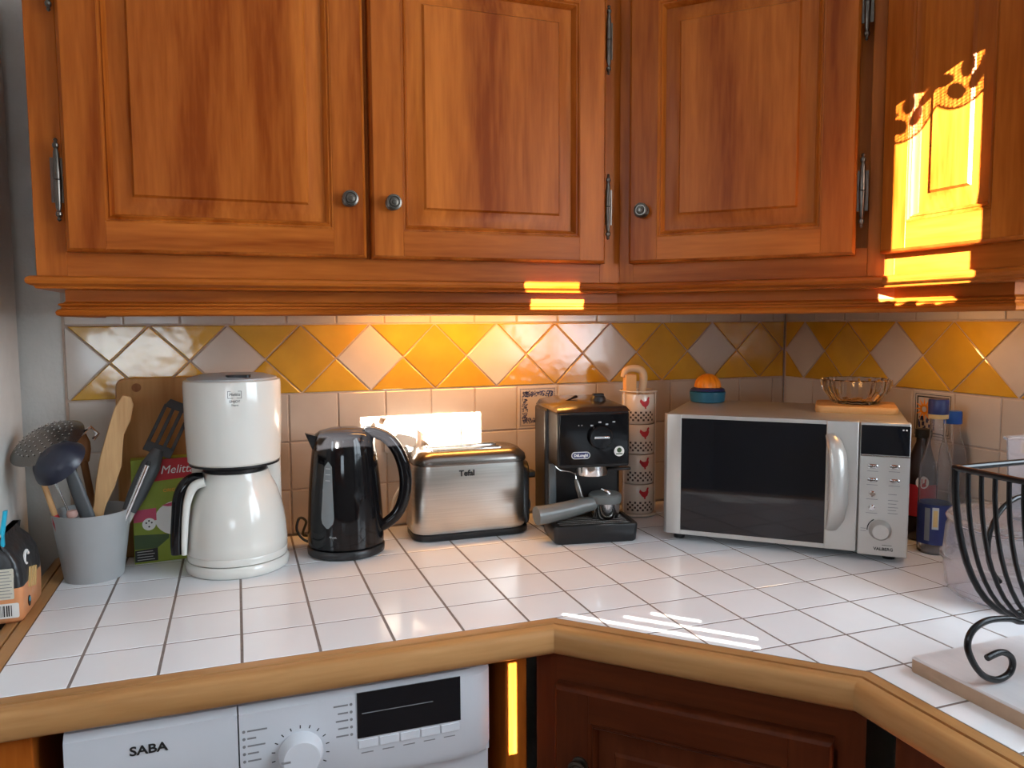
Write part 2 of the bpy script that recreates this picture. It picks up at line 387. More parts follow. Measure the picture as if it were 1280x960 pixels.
LEAF = mat('leaf_green', (.05, .10, .025), .5, vary=.3, vscale=20)
def shrub(label, stem, zone, n, seed):
    q = random.Random(seed); t = thing('garden_shrub', label, 'shrub', (stem[0], stem[1], 0))
    lf = B()
    for _ in range(n):
        M_ = T(q.uniform(*zone[0]) - stem[0], q.uniform(*zone[1]) - stem[1], q.uniform(*zone[2]), q.uniform(0, 6), q.uniform(0, 6), q.uniform(0, 6))
        a = q.uniform(.014, .026)
        lf.add([(0, 0, 0), (a*.45, a*.7, .003), (0, a*1.9, 0), (-a*.45, a*.7, .003)], [(0, 1, 2), (0, 2, 3)], M_)
    o = lf.build('foliage', LEAF, t, smooth=0); o['kind'] = 'stuff'
    B().tube([(0, 0, 0), (.02, 0, zone[2][0]), (-.01, 0, zone[2][1] - .03)], [.012, .008, .003], 8).build('stem', WALNUT, t)
shrub('leafy garden shrub outside below the rear window gap', (-.35, -3.5), ((-.75, .02), (-3.62, -3.38), (.45, 1.36)), 260, 1)
shrub('tall thin garden shrub outside the rear window', (-1.72, -3.42), ((-1.80, -1.58), (-3.46, -3.36), (1.75, 2.17)), 70, 2)
# ------------------------------------------------------------ wall tiles
MB_ = Matrix(((1, 0, 0, 0), (0, 0, -1, .006), (0, 1, 0, 0), (0, 0, 0, 1)))      # (x, z, h) on the back wall
MR_ = Matrix(((0, 0, -1, XR+.006), (-1, 0, 0, 0), (0, 1, 0, 0), (0, 0, 0, 1)))   # (-y, z, h) on the right wall
cache = {}
GAP, TH, BV = .003, .006, .0018
struct(B().box(-.11, XR, .003, .006, .86, 1.62).build('trim_1', GR), 'grout bed of the back splashback')
struct(B().box(XR+.003, XR+.006, -1.135, .003, .86, 1.62).build('trim_2', GR), 'grout bed of the right splashback')
def sq(x0, x1, z0, z1): return [(x0, z0), (x1, z0), (x1, z1), (x0, z1)]
def lay(M, wall, lo, hi, off, white, special):
    # square rows below the band
    k = math.floor((lo - off)/PWT)
    while off + k*PWT < hi:
        a, b = max(lo, off + k*PWT), min(hi, off + (k+1)*PWT)
        if b - a > .012:
            for r in range(3):
                if (k, r) in special: special[(k, r)](a, b, ZT-(r+1)*PWT, ZT-r*PWT); continue
                tile(sq(a, b, max(ZT-(r+1)*PWT, .9), ZT-r*PWT), GAP, TH, BV, M, 'tile', WT, wall, cache)
            tile(sq(a, b, 1.3815, 1.4915), GAP, TH, BV, M, 'tile', WT, wall, cache)
        k += 1
    # diamond band
    h = .0778; zc = ZT + .0786; z0, z1 = ZT + .0008, zc + h
    c = white
    while c - 2*h > lo - 2*h: c -= 4*h
    i = 0
    while c < hi + 2*h:
        for cc, mm in ((c, WT), (c + 2*h, YT)):
            d = [(cc-h, zc), (cc, z0), (cc+h, zc), (cc, z1)]
            up = [(cc, z1), (cc+h, zc), (cc+2*h, z1)]; dn = [(cc, z0), (cc+2*h, z0), (cc+h, zc)]
            for poly, q in ((d, mm), (up, YT), (dn, YT)):
                poly = clip(clip(poly, 1, 0, lo), -1, 0, -hi)
                if len(poly) > 2 and abs(area(poly)) > 3e-4: tile(poly, GAP, TH, BV, M, 'tile', q, wall, cache)
        c += 4*h
def deco_back(a, b, z0, z1):
    o = tile(sq(a, b, z0, z1), GAP, TH, BV, MB_, 'painted_tile', WT, wall_back); o['label'] = 'tile with a blue vine border'
    cx, cz = (a+b)/2, (z0+z1)/2
    bb = B(); rr_ = random.Random(3)
    for s_ in (.046, ):
        for i in range(22):
            t = -s_ + 2*s_*i/21
            for (px, pz) in ((t, s_), (t, -s_), (s_, t), (-s_, t)): bb.box(px-.0012, px+.0012, -.0003, 0, pz-.0012, pz+.0012)
    for side in range(4):
        for i in range(130):
            t = rr_.uniform(-.04, .04); u = rr_.uniform(.027, .041)
            px, pz = ((t, u), (t, -u), (u, t), (-u, t))[side]; r_ = rr_.uniform(.0007, .0016)
            bb.box(px-r_, px+r_, -.0003, 0, pz-r_, pz+r_)
    o2 = bb.build('painted_border', NAVY, o, smooth=0); o2['kind'] = 'stuff'
    o2.matrix_local = Matrix(((1, 0, 0, 0), (0, 0, 1, 0), (0, -1, 0, TH), (0, 0, 0, 1)))
lay(MB_, wall_back, -.107, XR-.002, .3338, .2085, {(5, 0): deco_back})
def deco_right(a, b, z0, z1):
    o = tile(sq(a, b, z0, z1), GAP, TH, BV, MR_, 'painted_tile', WT, wall_right); o['label'] = 'tile with a sunflower and dark border'
    Q = Matrix(((1, 0, 0, 0), (0, 0, 1, 0), (0, -1, 0, TH), (0, 0, 0, 1)))
    bb = B()
    for s_, w_ in ((.047, .0015), (.042, .003)):
        for (x0, x1, y0, y1) in ((-s_, s_, s_-w_, s_), (-s_, s_, -s_, -s_+w_), (-s_, -s_+w_, -s_, s_), (s_-w_, s_, -s_, s_)):
            bb.box(x0, x1, -.0003, 0, y0, y1)
    e = bb.build('painted_border', BLKP, o, smooth=0); e.matrix_local = Q
    bb = B()
    for i in range(12):
        a_ = 2*PI*i/12
        bb.extr([(-.022 + .007*math.cos(a_+.5), .012 + .007*math.sin(a_+.5)), (-.022 + .026*math.cos(a_), .012 + .026*math.sin(a_)), (-.022 + .007*math.cos(a_-.5), .012 + .007*math.sin(a_-.5))], -.0004, 0)
    e = bb.build('painted_sunflower', ORG, o, smooth=0); e.matrix_local = Q
    bb = B(); rr_ = random.Random(5)
    for i in range(26):
        px, pz = rr_.uniform(-.036, .0), rr_.uniform(-.036, -.006); r_ = rr_.uniform(.002, .005); bb.box(px-r_*.6, px+r_*.6, -.0003, 0, pz-r_, pz+r_)
    e = bb.build('painted_vase', NAVY, o, smooth=0); e.matrix_local = Q
lay(MR_, wall_right, .004, 1.13, .1161, .0795, {(3, 0): deco_right})

# ------------------------------------------------------------ countertop
ctop = thing('countertop', 'tiled corner countertop of white square tiles with a wooden front edge', 'countertop', (0, 0, 0))
CTZ = .90
slab = [(-.099, -.004), (-.099, -.666), (.7035, -.666), (1.037, -.9995), (1.037, -1.86), (XR-.001, -1.86), (XR-.001, -.004)]
B().prism([(x, y) for x, y in slab], .862, .8993).build('grout_bed', GC, ctop, smooth=0)
MC = Matrix.Translation((0, 0, .893))
ccache = {}
V0, PY = -.3385, .10963
for v in range(-4, 15):
    y1, y0 = V0 - PY*v, V0 - PY*(v+1)
    y1 = min(y1, -.003)
    if y1 - y0 < .02: continue
    for u in range(-1, 16):
        poly = sq(u*.11, (u+1)*.11, y0, y1)
        poly = clip(clip(poly, 1, 0, -.1), -1, 0, -(XR-.001))
        cy = (y0+y1)/2
        if cy < -1.0: poly = clip(poly, 1, 0, 1.036)
        elif cy < -.667: poly = clip(poly, 1, 1, .036)
        if len(poly) > 2 and abs(area(poly)) > 5e-4: tile(poly, .0042, .007, .0007, MC, 'tile', CT_, ctop, ccache)
prof = [(0, .8995), (.0195, .9), (.0200, .8955), (.0238, .8955), (.0243, .8996), (.037, .8992), (.043, .8965), (.0462, .890), (.0468, .872), (.0450, .863), (.039, .858), (.028, .857), (0, .857)]
for i, rs in enumerate(sweep([(-.10, -.001), (-.10, -.667), (.703, -.667), (1.036, -1.0), (1.036, -1.86)], prof)):
    if i == 2:
        e = bpy.data.objects.new('x', None); e.location = (.703, -.667, 0); e.rotation_euler = (0, 0, -PI/4)
        o = B().rings(localize(rs, e)).build('wood_edge', EW[0], ctop, smooth=50); o.location = e.location; o.rotation_euler = (0, 0, -PI/4); bpy.data.objects.remove(e)
    else: B().rings(rs).build('wood_edge', EW[0] if i == 1 else EW[1], ctop, smooth=50)

# ------------------------------------------------------------ cabinets
def frame_ring(x0, x1, z0, z1, prof):            # nested rectangles (inset, y)
    return [[(x0+i, y, z0+i), (x1-i, y, z0+i), (x1-i, y, z1-i), (x0+i, y, z1-i)] for i, y in prof]
def knob(parent, x, y, z):
    b = B(); M = T(x, y, z, rx=PI/2)
    b.lathe([(.013, 0), (.013, .003), (.006, .005), (.0055, .012), (.0125, .014), (.0145, .0165), (.0138, .019), (.0105, .0200), (.0100, .0185), (.0085, .0185), (.0075, .0205), (.0045, .0210), (.0040, .0222), (.001, .0225)], 24, M=M)
    return b.build('knob', IRON, parent, smooth=35)
def hinge(parent, x, y, z0, z1):
    b = B(); zc = (z0+z1)/2; L = (z1-z0)/2
    pr = [(.0005, -L), (.0035, -L+.003), (.0022, -L+.006), (.0048, -L+.010), (.0048, -L+.014), (.003, -L+.017), (.0042, -L+.022), (.0055, -.012), (.0058, -.001), (.0045, 0)]
    pr = pr + [(r, -z) for r, z in pr[::-1][1:]]
    b.lathe([(r, z + zc) for r, z in pr], 14, c=(x, y)); b.box(x-.010, x+.010, y+.003, y+.006, zc-.035, zc+.035)
    return b.build('hinge', IRON, parent, smooth=30)
def door(parent, x0, x1, z0, z1, hinge_x=None, hz=(), knob_at=None, st=.058, rl=.050, name='door', WV=WV, WH=WH):
    y = -.025
    slab_ = B(); slab_.rings([[(x0, 0, z0), (x1, 0, z0), (x1, 0, z1), (x0, 0, z1)], [(x0, -.010, z0), (x1, -.010, z0), (x1, -.010, z1), (x0, -.010, z1)]])
    d = slab_.build(name, WV, parent, smooth=0)
    pr = [(0, -.010), (0, y+.006), (.002, y+.003), (.005, y)]
    def piece(n, xa, xb, za, zb, m):
        b = B(); b.box(xa, xb, y, -.0095, za, zb); o = b.build(n, m, d, smooth=0, bevel=.0007, seg=1); return o
    e = .005
    piece('stile', x0+e, x0+st, z0+e, z1-e, WV); piece('stile', x1-st, x1-e, z0+e, z1-e, WV)
    piece('rail', x0+st, x1-st, z0+e, z0+rl, WH); piece('rail', x0+st, x1-st, z1-rl, z1-e, WH)
    B().rings(frame_ring(x0, x1, z0, z1, pr), False, False).build('edge_moulding', WV, d, smooth=50)
    a, b_, c, f = x0+st, x1-st, z0+rl, z1-rl
    mo = [(0, y), (.002, y+.0005), (.004, y+.004), (.0055, y+.004), (.007, y+.0025), (.0095, y+.006), (.0115, y+.012), (.013, y+.0145)]
    B().rings(frame_ring(a, b_, c, f, mo), False, False).build('inner_moulding', WV, d, smooth=28)
    pn = [(.012, y+.0148), (.015, y+.0150), (.041, y+.0075), (.0418, y+.0065), (.0445, y+.0025)]
    B().rings(frame_ring(a, b_, c, f, pn), False, True).build('panel', WV, d, smooth=28)
    for za, zb in hz: hinge(d, hinge_x, y+.006, za, zb)
    if knob_at: knob(d, knob_at[0], y, knob_at[1])
    return d
Z0 = 1.462
def face_frame(parent, W, H, bot=.036, sides=(.045, .045), mid=None):
    B().box(0, sides[0], 0, .02, 0, H).build('frame_stile', WV, parent, smooth=0, bevel=.001, seg=1)
    B().box(W-sides[1], W, 0, .02, 0, H).build('frame_stile', WV, parent, smooth=0, bevel=.001, seg=1)
    B().box(sides[0], W-sides[1], 0, .02, 0, bot+.015).build('frame_rail', WH, parent, smooth=0)
    B().box(sides[0], W-sides[1], 0, .02, H-.06, H).build('frame_rail', WH, parent, smooth=0)
    if mid: B().box(mid-.03, mid+.03, 0, .02, bot+.015, H-.06).build('frame_stile', WV, parent, smooth=0)
HZ = ((.085, .216), (.408, .542)); DZ = (.038, .588); H = .66
uc1 = thing('upper_cabinet', 'orange-brown wooden wall cabinet with two panelled doors, left of the corner', 'cabinet', (-.072, -.37, Z0))
W1 = 1.046
B().box(.002, W1-.002, .02, .362, .0, H).build('carcass', WV, uc1, smooth=0)
face_frame(uc1, W1, H, mid=.531)
door(uc1, .048, .526, *DZ, hinge_x=.040, hz=HZ, knob_at=(.496, .140))
door(uc1, .535, 1.004, *DZ, hinge_x=1.0105, hz=HZ, knob_at=(.573, .137))
ucc = thing('upper_cabinet', 'diagonal wooden corner wall cabinet with one panelled door above the microwave', 'cabinet', (.974, -.37, Z0), -PI/4)
W2 = .349*math.sqrt(2)
poly = [(.976, -.34), (.976, -.004), (XR-.002, -.004), (XR-.002, -.716), (1.352, -.716)]
pl = localize([[(x, y, 0) for x, y in poly]], ucc)[0]
B().prism([(p[0], p[1]) for p in pl], .0, H).build('carcass', WV, ucc, smooth=0)
face_frame(ucc, W2, H, sides=(.03, .03))
door(ucc, .026, .444, *DZ, hinge_x=.4525, hz=HZ, knob_at=(.056, .140))
ucr = thing('upper_cabinet', 'wooden wall cabinet at the right edge, its panelled door patched with sunlight', 'cabinet', (1.323, -.72, Z0), -PI/2)
B().box(.002, .283, .02, .366, .0, H).build('carcass', WV, ucr, smooth=0)
face_frame(ucr, .285, H, sides=(.02, .02))
door(ucr, .006, .279, *DZ, hinge_x=.287, hz=HZ)
for x0, x1, y0, y1 in ((.955, .990, -.3695, -.34), (1.3235, 1.36, -.735, -.702)):  # hidden blocks, added to stop sun leaking through the cabinet seams
    rs = [[(x, y, z) for x, y in ((x0, y0), (x1, y0), (x1, y1), (x0, y1))] for z in (1.443, 2.12)]
    B().rings(localize(rs, ucc)).build('leak_block', WV, ucc, smooth=0)
bead = [(-.012, 1.462), (.008, 1.462), (.013, 1.459), (.0145, 1.4545), (.013, 1.450), (.008, 1.447), (.004, 1.446), (.002, 1.442), (-.06, 1.441), (-.06, 1.462)]
for rs, cb in zip(sweep([(-.072, -.006), (-.072, -.37), (.974, -.37), (1.323, -.72), (1.323, -1.003), (1.68, -1.003)], bead), (uc1, uc1, ucc, ucr, ucr)):
    B().rings(localize(rs, cb)).build('base_moulding', WH, cb, smooth=35)
pel = [(0, 1.4412), (0, 1.4225), (.003, 1.420), (.009, 1.4185), (.010, 1.416), (.005, 1.413), (.006, 1.410), (.011, 1.408), (.0135, 1.404), (.012, 1.3995), (.007, 1.397), (-.014, 1.397), (-.014, 1.4412)]
for rs, cb in zip(sweep([(-.040, -.006), (-.040, -.33), (.990, -.33), (1.363, -.703), (1.363, -.935), (1.68, -.935)], pel), (uc1, uc1, ucc, ucr, ucr)):
    B().rings(localize(rs, cb)).build('light_pelmet', WH, cb, smooth=35)
# under-cabinet lamp
ul = thing('cabinet_lamp', 'warm strip lamp hidden under the left wall cabinet', 'lamp', (.735, -.12, 1.4615))
B().box(-.24, .24, -.025, .025, -.022, 0).build('lamp_housing', WP, ul, bevel=.003)
B().tube([(-.22, 0, -.028), (.22, 0, -.028)], .007, 12).build('lamp_tube', LAMP, ul)
ll = bpy.data.lights.new('cabinet_lamp_light', 'AREA'); ll.shape = 'RECTANGLE'; ll.size = .44; ll.size_y = .03; ll.energy = 1.9; ll.color = (1.0, .44, .09)
lo = bpy.data.objects.new('cabinet_lamp_light', ll); COL.objects.link(lo); lo.location = (.735, -.12, 1.424); lo.rotation_euler = (.25, 0, 0)

ul2 = thing('cabinet_lamp', 'small warm fill lamp added under the right wall cabinet', 'lamp', (1.53, -.62, 1.4615))  # added fill light to warm the right wall tiles
B().lathe([(.035, -.018), (.038, -.014), (.038, 0)], 24).build('lamp_housing', WP, ul2)
B().lathe([(.028, -.0205), (.030, -.018)], 24).build('fill_lamp_glass', LAMP, ul2)
l2 = bpy.data.lights.new('right_fill_light', 'AREA'); l2.shape = 'DISK'; l2.size = .05; l2.energy = .40; l2.color = (1.0, .50, .16)
lo2 = bpy.data.objects.new('right_fill_light', l2); COL.objects.link(lo2); lo2.location = (1.53, -.62, 1.436)
# base units
bc = thing('base_cabinet', 'shade-darkened wooden diagonal base cabinet under the corner of the worktop', 'cabinet', (.672, -.668, 0), -PI/4)
W3 = .49
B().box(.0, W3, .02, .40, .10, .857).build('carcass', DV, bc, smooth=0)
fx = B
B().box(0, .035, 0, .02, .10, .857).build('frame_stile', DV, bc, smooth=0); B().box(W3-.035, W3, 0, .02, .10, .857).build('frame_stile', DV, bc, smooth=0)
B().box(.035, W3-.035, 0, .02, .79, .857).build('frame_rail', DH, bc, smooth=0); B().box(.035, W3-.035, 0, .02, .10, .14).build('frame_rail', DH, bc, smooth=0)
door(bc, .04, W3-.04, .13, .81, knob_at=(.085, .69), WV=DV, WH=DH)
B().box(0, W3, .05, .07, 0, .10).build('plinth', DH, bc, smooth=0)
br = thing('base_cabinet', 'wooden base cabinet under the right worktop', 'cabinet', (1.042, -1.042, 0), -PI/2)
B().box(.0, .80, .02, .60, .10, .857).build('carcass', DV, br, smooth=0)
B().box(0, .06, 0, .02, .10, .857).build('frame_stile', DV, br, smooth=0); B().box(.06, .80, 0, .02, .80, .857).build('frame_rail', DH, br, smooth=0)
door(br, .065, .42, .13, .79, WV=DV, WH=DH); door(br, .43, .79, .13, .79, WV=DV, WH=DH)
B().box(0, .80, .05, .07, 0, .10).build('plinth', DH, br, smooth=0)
tag(B().box(.620, .657, -.662, -.05, 0, .856).build('filler_panel', WV, smooth=0, bevel=.002), 'narrow wooden filler panel right of the washing machine', 'panel')
tag(B().box(-.142, -.040, -.685, -.05, 0, .856).build('end_panel', WV, smooth=0, bevel=.002), 'wooden end panel left of the washing machine', 'panel')
# refrigerator
fr = thing('fridge', 'tall pale grey fridge at the left edge', 'fridge', (-.482, -.33, 0))
B().box(-.298, .300, -.25, .31, .03, 2.02).build('body', PW, fr, bevel=.008, seg=3)
B().box(-.298, .300, -.315, -.255, .04, .70).build('door', PW, fr, bevel=.012, seg=3); B().box(-.298, .300, -.315, -.255, .71, 2.02).build('door', PW, fr, bevel=.012, seg=3)
B().tube([(-.26, -.315, .85), (-.26, -.35, .87), (-.26, -.35, 1.2), (-.26, -.315, 1.22)], .009).build('handle', CHR, fr)
B().box(-.28, .28, -.22, .30, 0, .03).build('foot', BKM, fr)

# ============================================================ washing machine
wm = thing('washing_machine', 'white front-loading washing machine under the tiled worktop', 'washing machine', (.2925, -.365, 0))
HWM = .845
B().box(-.297, .297, -.300, .27, .02, HWM).build('body', WASH, wm, bevel=.004)
B().box(-.28, .28, -.28, .25, 0, .02).build('foot', BKM, wm)
pn = B()
prof = [(-.302, .70), (-.318, .702), (-.3255, .716), (-.3255, .835), (-.318, .844), (-.302, .846)]
pts = [(x, 0) for x in (-.0795, .0, .1, .2, .25, .27, .285, .297)]
offs = [0, 0, 0, 0, 0, .003, .010, .022]
pn.rings([[(x, y + o*(1 if y < -.303 else 0), z) for y, z in prof] for (x, _), o in zip(pts, offs)])
cp = pn.build('control_panel', WASH, wm, smooth=30)
dr = B(); dr.rings([[(x, y, z) for y, z in prof] for x in (-.297, -.0815)]); drw = dr.build('detergent_drawer', WASH, wm, smooth=30)
B().box(-.22, -.12, -.3262, -.325, .706, .755).build('handle_recess', LGRY, drw, smooth=0)
text('SABA', .0175, BLKP, wm, (-.1955, -.3262, .8085), bold=.0004, sx=1.15)
B().box(.085, .2435, -.3268, -.325, .769, .8385).build('display', DGL, cp, smooth=0)
B().box(.092, .20, -.3272, -.3266, .806, .8072).build('display_line', MGRY, cp, smooth=0)
for i in range(5):
    B().box(.086 + i*.0316, .115 + i*.0316, -.327, -.325, .7525, .7655).build('button', WASH, cp, smooth=0, bevel=.0008)
    B().box(.090 + i*.0316, .090 + .018 + i*.0316, -.3259, -.325, .7445, .7462).build('print_line', MGRY, cp, smooth=0)
kn = B(); kn.lathe([(.0315, 0), (.0315, .006), (.029, .010), (.027, .020), (.025, .022), (.001, .022)], 48, M=T(.0035, -.325, .764, rx=PI/2)); kd = kn.build('programme_dial', WASH, cp, smooth=35)
B().box(-.025, -.012, -.3475, -.3465, .7625, .7655).build('pointer', MGRY, kd, smooth=0)
for i in range(13):
    a = math.radians(-30 + i*20)
    c_, s_ = math.cos(a), math.sin(a)
    B().add([(q[0], q[1], q[2]) for q in [(.0035 + c_*.036 - s_*.0008, -.3258, .764 + s_*.036 + c_*.0008), (.0035 + c_*.036 + s_*.0008, -.3258, .764 + s_*.036 - c_*.0008), (.0035 + c_*.041 + s_*.0008, -.3258, .764 + s_*.041 - c_*.0008), (.0035 + c_*.041 - s_*.0008, -.3258, .764 + s_*.041 + c_*.0008)]], [(0, 1, 2, 3)]).build('dial_mark', BLKP, cp, smooth=0)
for i, (l, r_) in enumerate(zip(('xxxxxxxxx', 'xxxx', 'xxxxxxxx', 'xxxxx', 'xxxxxx'), ('xxxxxxx', 'xxxxx', 'xxxxxx', 'xxxxx', 'xxxxxx'))):
    B().box(-.069, -.069 + .003*len(l), -.3258, -.325, .8078 - i*.011, .8102 - i*.011).build('print_line', MGRY, cp, smooth=0); B().box(.072 - .003*len(r_), .072, -.3258, -.325, .8218 - i*.0115, .8242 - i*.0115).build('print_line', MGRY, cp, smooth=0)
    for px_, pz_ in ((-.0735, .809 - i*.011), (.0765, .823 - i*.0115)):
        B().lathe([(.0022, 0), (.0022, .0005)], 12, M=T(px_, -.3255, pz_, rx=PI/2)).build('programme_symbol', MGRY, cp, smooth=0)

# ============================================================ utensil pot and utensils
PX, PYY = -.044, -.165
pot = thing('utensil_pot', 'grey tapered plastic pot full of cooking utensils', 'pot', (PX, PYY, .90))
B().lathe([(.001, .0), (.050, .0), (.0515, .003), (.0685, .128), (.0695, .131), (.0675, .131), (.0665, .128), (.049, .008), (.001, .006)], 48, cap0=False, cap1=False).build('body', GREY, pot, smooth=50)
def P(x, y, z): return (PX + x, PYY + y, .90 + z)
def blade(outline, th, M): b = B(); b.extr(outline, -th/2, th/2, M=M); return b
def mat_to(p, q, roll=0.0):                     # frame with local z along p->q, local x mostly world x
    p, q = Vector(p), Vector(q); z = (q-p).normalized(); y = z.cross(Vector((1, 0, 0))).normalized(); x = y.cross(z)
    M = Matrix((x, y, z)).transposed().to_4x4(); M.translation = p
    return M @ Matrix.Rotation(roll, 4, 'Z')
# wooden spatula
sp = thing('wooden_spatula', 'light wooden spatula with a broad rounded blade in the grey pot', 'spatula', (PX, PYY, .90))
M = mat_to((-.012, .0, .03), (.066, .02, .353))
L_ = .325
o = [(-.008, 0), (.008, 0), (.010, .11), (.018, .15), (.0215, .19), (.016, .225), (.013, .25), (.019, .28), (.018, .31), (.010, L_), (-.004, L_), (-.013, .30), (-.016, .26), (-.019, .20), (-.016, .15), (-.011, .11)]
B().extr(o, -.004, .004, M=M).build('blade', LW, sp, bevel=.002)
# brown wooden spoon behind
ws = thing('wooden_spoon', 'reddish brown wooden spoon leaning back in the grey pot', 'spoon', (PX, PYY, .90))
M = mat_to((.012, .035, .02), (-.028, .058, .28))
B().tube([(0, 0, 0), (0, 0, .10), (0, 0, .20)], [.006, .006, .007], 10, M=M).build('handle', WALNUT, ws)
B().lathe([(.001, .19), (.010, .198), (.017, .22), (.018, .235), (.013, .255), (.001, .265)], 20, sy=.4, M=M).build('bowl', WALNUT, ws)
# slotted turner
st = thing('slotted_turner', 'black slotted turner with a dark grey handle and steel neck', 'turner', (PX, PYY, .90))
M = mat_to((.012, -.020, .02), (.163, .068, .335))
sl_ = B()
for x0, x1 in ((-.0245, -.0175), (-.0085, -.0015), (.0075, .0145), (.0235, .0305)): sl_.box(x0, x1, -.0015, .0015, .25, .335)
sl_.extr([(-.0245, .235), (.0305, .235), (.0305, .255), (-.0245, .255)], -.0015, .0015); sl_.extr([(-.0245, .33), (.0305, .33), (.024, .348), (-.018, .348)], -.0015, .0015)
sl_.v = [tuple(M @ Vector(p)) for p in sl_.v]; sl_.build('slotted_head', BKM, st, bevel=.0008)
B().tube([(.003, 0, .115), (.003, 0, .15), (.003, 0, .21), (.003, 0, .245)], [.013, .0175, .019, .011], 14, flat=.7, M=M).build('grip', DKG, st)
B().tube([(.0, 0, .0), (.003, 0, .118)], [.010, .012], 12, flat=.5, M=M).build('handle_end', mat('pale_handle', (.55, .52, .46), .4, vary=.03), st)
# steel turner edge beside it
tn = thing('steel_spoon', 'thin steel spoon handle beside the slotted turner in the pot', 'spoon', (PX, PYY, .90))
M = mat_to((.020, -.025, .02), (.105, -.022, .22))
B().tube([(0, 0, 0), (0, 0, .10), (0, 0, .21)], [.003, .004, .0045], 8, flat=.5, M=M).build('handle', CHR, tn)
B().lathe([(.001, .20), (.0035, .203), (.0045, .212), (.003, .218), (.001, .219)], 12, sy=.5, M=M).build('handle_tip', BKM, tn)
# skimmer with perforated bowl
sk = thing('skimmer', 'dark perforated steel skimmer leaning to the left above the pot', 'skimmer', (PX, PYY, .90))
MS = T(-.071, .004, .268, rx=.42, ry=-.38)
prof = [(.001, .014), (.02, .0125), (.04, .007), (.055, -.001), (.0655, -.007), (.0675, -.0065), (.057, .001), (.041, .009), (.02, .0145), (.001, .016)]
B().lathe(prof, 40, cap0=False, cap1=False, M=MS).build('bowl', GUN, sk)
hb = B()
for ring, nn in ((.012, 6), (.022, 11), (.032, 16), (.042, 21), (.051, 26)):
    for i in range(nn):
        a = 2*PI*i/nn; zz = .0158 - .0062*(ring/.04)**2
        hb.lathe([(.0016, zz), (.0016, zz + .0008)], 6, c=(ring*math.cos(a), ring*math.sin(a)), M=MS)
ho = hb.build('holes', CHR, sk, smooth=0); ho['kind'] = 'stuff'
B().tube([(-.03, .005, .245), (-.015, .0, .12), (-.008, 0, .02)], [.0035, .0035, .0035], 8).build('handle', CHR, sk)
B().tube([(-.022, .03, .268), (.0, .035, .285), (.012, .03, .272), (.004, .028, .262)], .004, 8).build('hook', CHR, sk)
# black ladle
ld = thing('ladle', 'dark navy plastic ladle with a broad grey stem in the grey pot', 'ladle', (PX, PYY, .90))
ML = T(-.046, -.045, .236, rx=.62, ry=-.62)
B().lathe([(.001, .022), (.018, .020), (.034, .010), (.042, -.008), (.043, -.012), (.041, -.012), (.033, .006), (.017, .016), (.001, .018)], 32, cap0=False, cap1=False, sx=1.15, M=ML).build('bowl', mat('navy_plastic', (.025, .028, .045), .3, vary=.05), ld)
M = mat_to((.020, -.025, .04), (-.035, -.03, .240))
B().tube([(0, 0, 0), (0, 0, .08), (0, 0, .15), (0, 0, .205)], [.012, .013, .012, .008], 12, flat=.45, M=M).build('handle', DKG, ld)
# wooden handled brush / spoon
wh = thing('wooden_whisk_handle', 'slim wooden handle with a red end in the grey pot', 'utensil', (PX, PYY, .90))
M = mat_to((-.030, -.030, .03), (-.082, -.03, .235))
B().tube([(0, 0, .10), (0, 0, .205)], [.0055, .0045], 10, M=M).build('handle', LW, wh)
B().tube([(0, 0, 0), (0, 0, .09), (0, 0, .105)], [.008, .008, .0055], 10, M=M).build('red_end', RED, wh)
wk = thing('whisk', 'thin bent steel wire whisk stem resting on the pot rim', 'whisk', (PX, PYY, .90))
B().tube([(-.012, -.048, .02), (-.030, -.048, .14), (-.058, -.045, .22)], .002, 8).build('wire', CHR, wk)
B().lathe([(.001, -.008), (.008, -.006), (.010, 0), (.008, .006), (.001, .008)], 14, M=T(-.024, -.050, .136)).build('pink_end', mat('dusty_pink', (.45, .27, .23), .5, vary=.03), wk)

# ============================================================ cutting board, filter carton
cb_ = thing('cutting_board', 'brown wooden cutting board leaning against the wall behind the pot', 'cutting board', (.072, -.052, .90), rx=-.10)
bb = B(); bb.rings([[(x, -.009, z) for x, z in rrect(.17, .372, .018, 4, 0, .186)], [(x, .009, z) for x, z in rrect(.17, .372, .018, 4, 0, .186)]])
bb.build('board', BW, cb_, smooth=30, bevel=.003)
B().lathe([(.009, 0), (.009, .001)], 16, M=T(-.045, -.0092, .352, rx=PI/2)).build('hanging_hole', WALNUT, cb_, smooth=0)
ca = thing('filter_carton', 'green and red paper carton of coffee filters behind the white machine', 'carton', (.083, -.091, .90), .10)
CW, CH = .130, .212
B().box(-CW/2, CW/2, -.018, .018, 0, CH).build('box', GRN, ca, bevel=.001)
yy = -.0184
B().extr([(-.042, .165), (.0645, .172), (.0645, CH-.001), (-.040, CH-.001), (-.052, .185)], yy, -.0178).build('red_band', RED, ca, smooth=0)
text('Melitta', .024, WHT, ca, (.020, yy-.0004, .188), shear=.25, sx=.95)
text('ORIGINAL', .0095, ORG, ca, (.014, yy-.0004, .146))
B().extr([(.02 + .060*math.cos(2*PI*i/28)*(.75), .088 + .036*math.sin(2*PI*i/28)) for i in range(28)], yy, -.0178).build('white_oval', WHT, ca, smooth=0)
B().extr([(-.012, .116), (.02, .124), (.048, .116), (.03, .113), (.0, .113)], yy-.0003, -.0178).build('filter_drawing', PINK, ca, smooth=0)
B().extr([(-.064, .085), (-.022, .087), (-.022, .112), (-.064, .110)], yy-.0002, -.0178).build('pink_label', PINK, ca, smooth=0)
B().lathe([(.0125, 0), (.0125, .0008)], 24, M=T(-.036, yy+.0002, .080, rx=PI/2)).build('seal', WHT, ca, smooth=0)
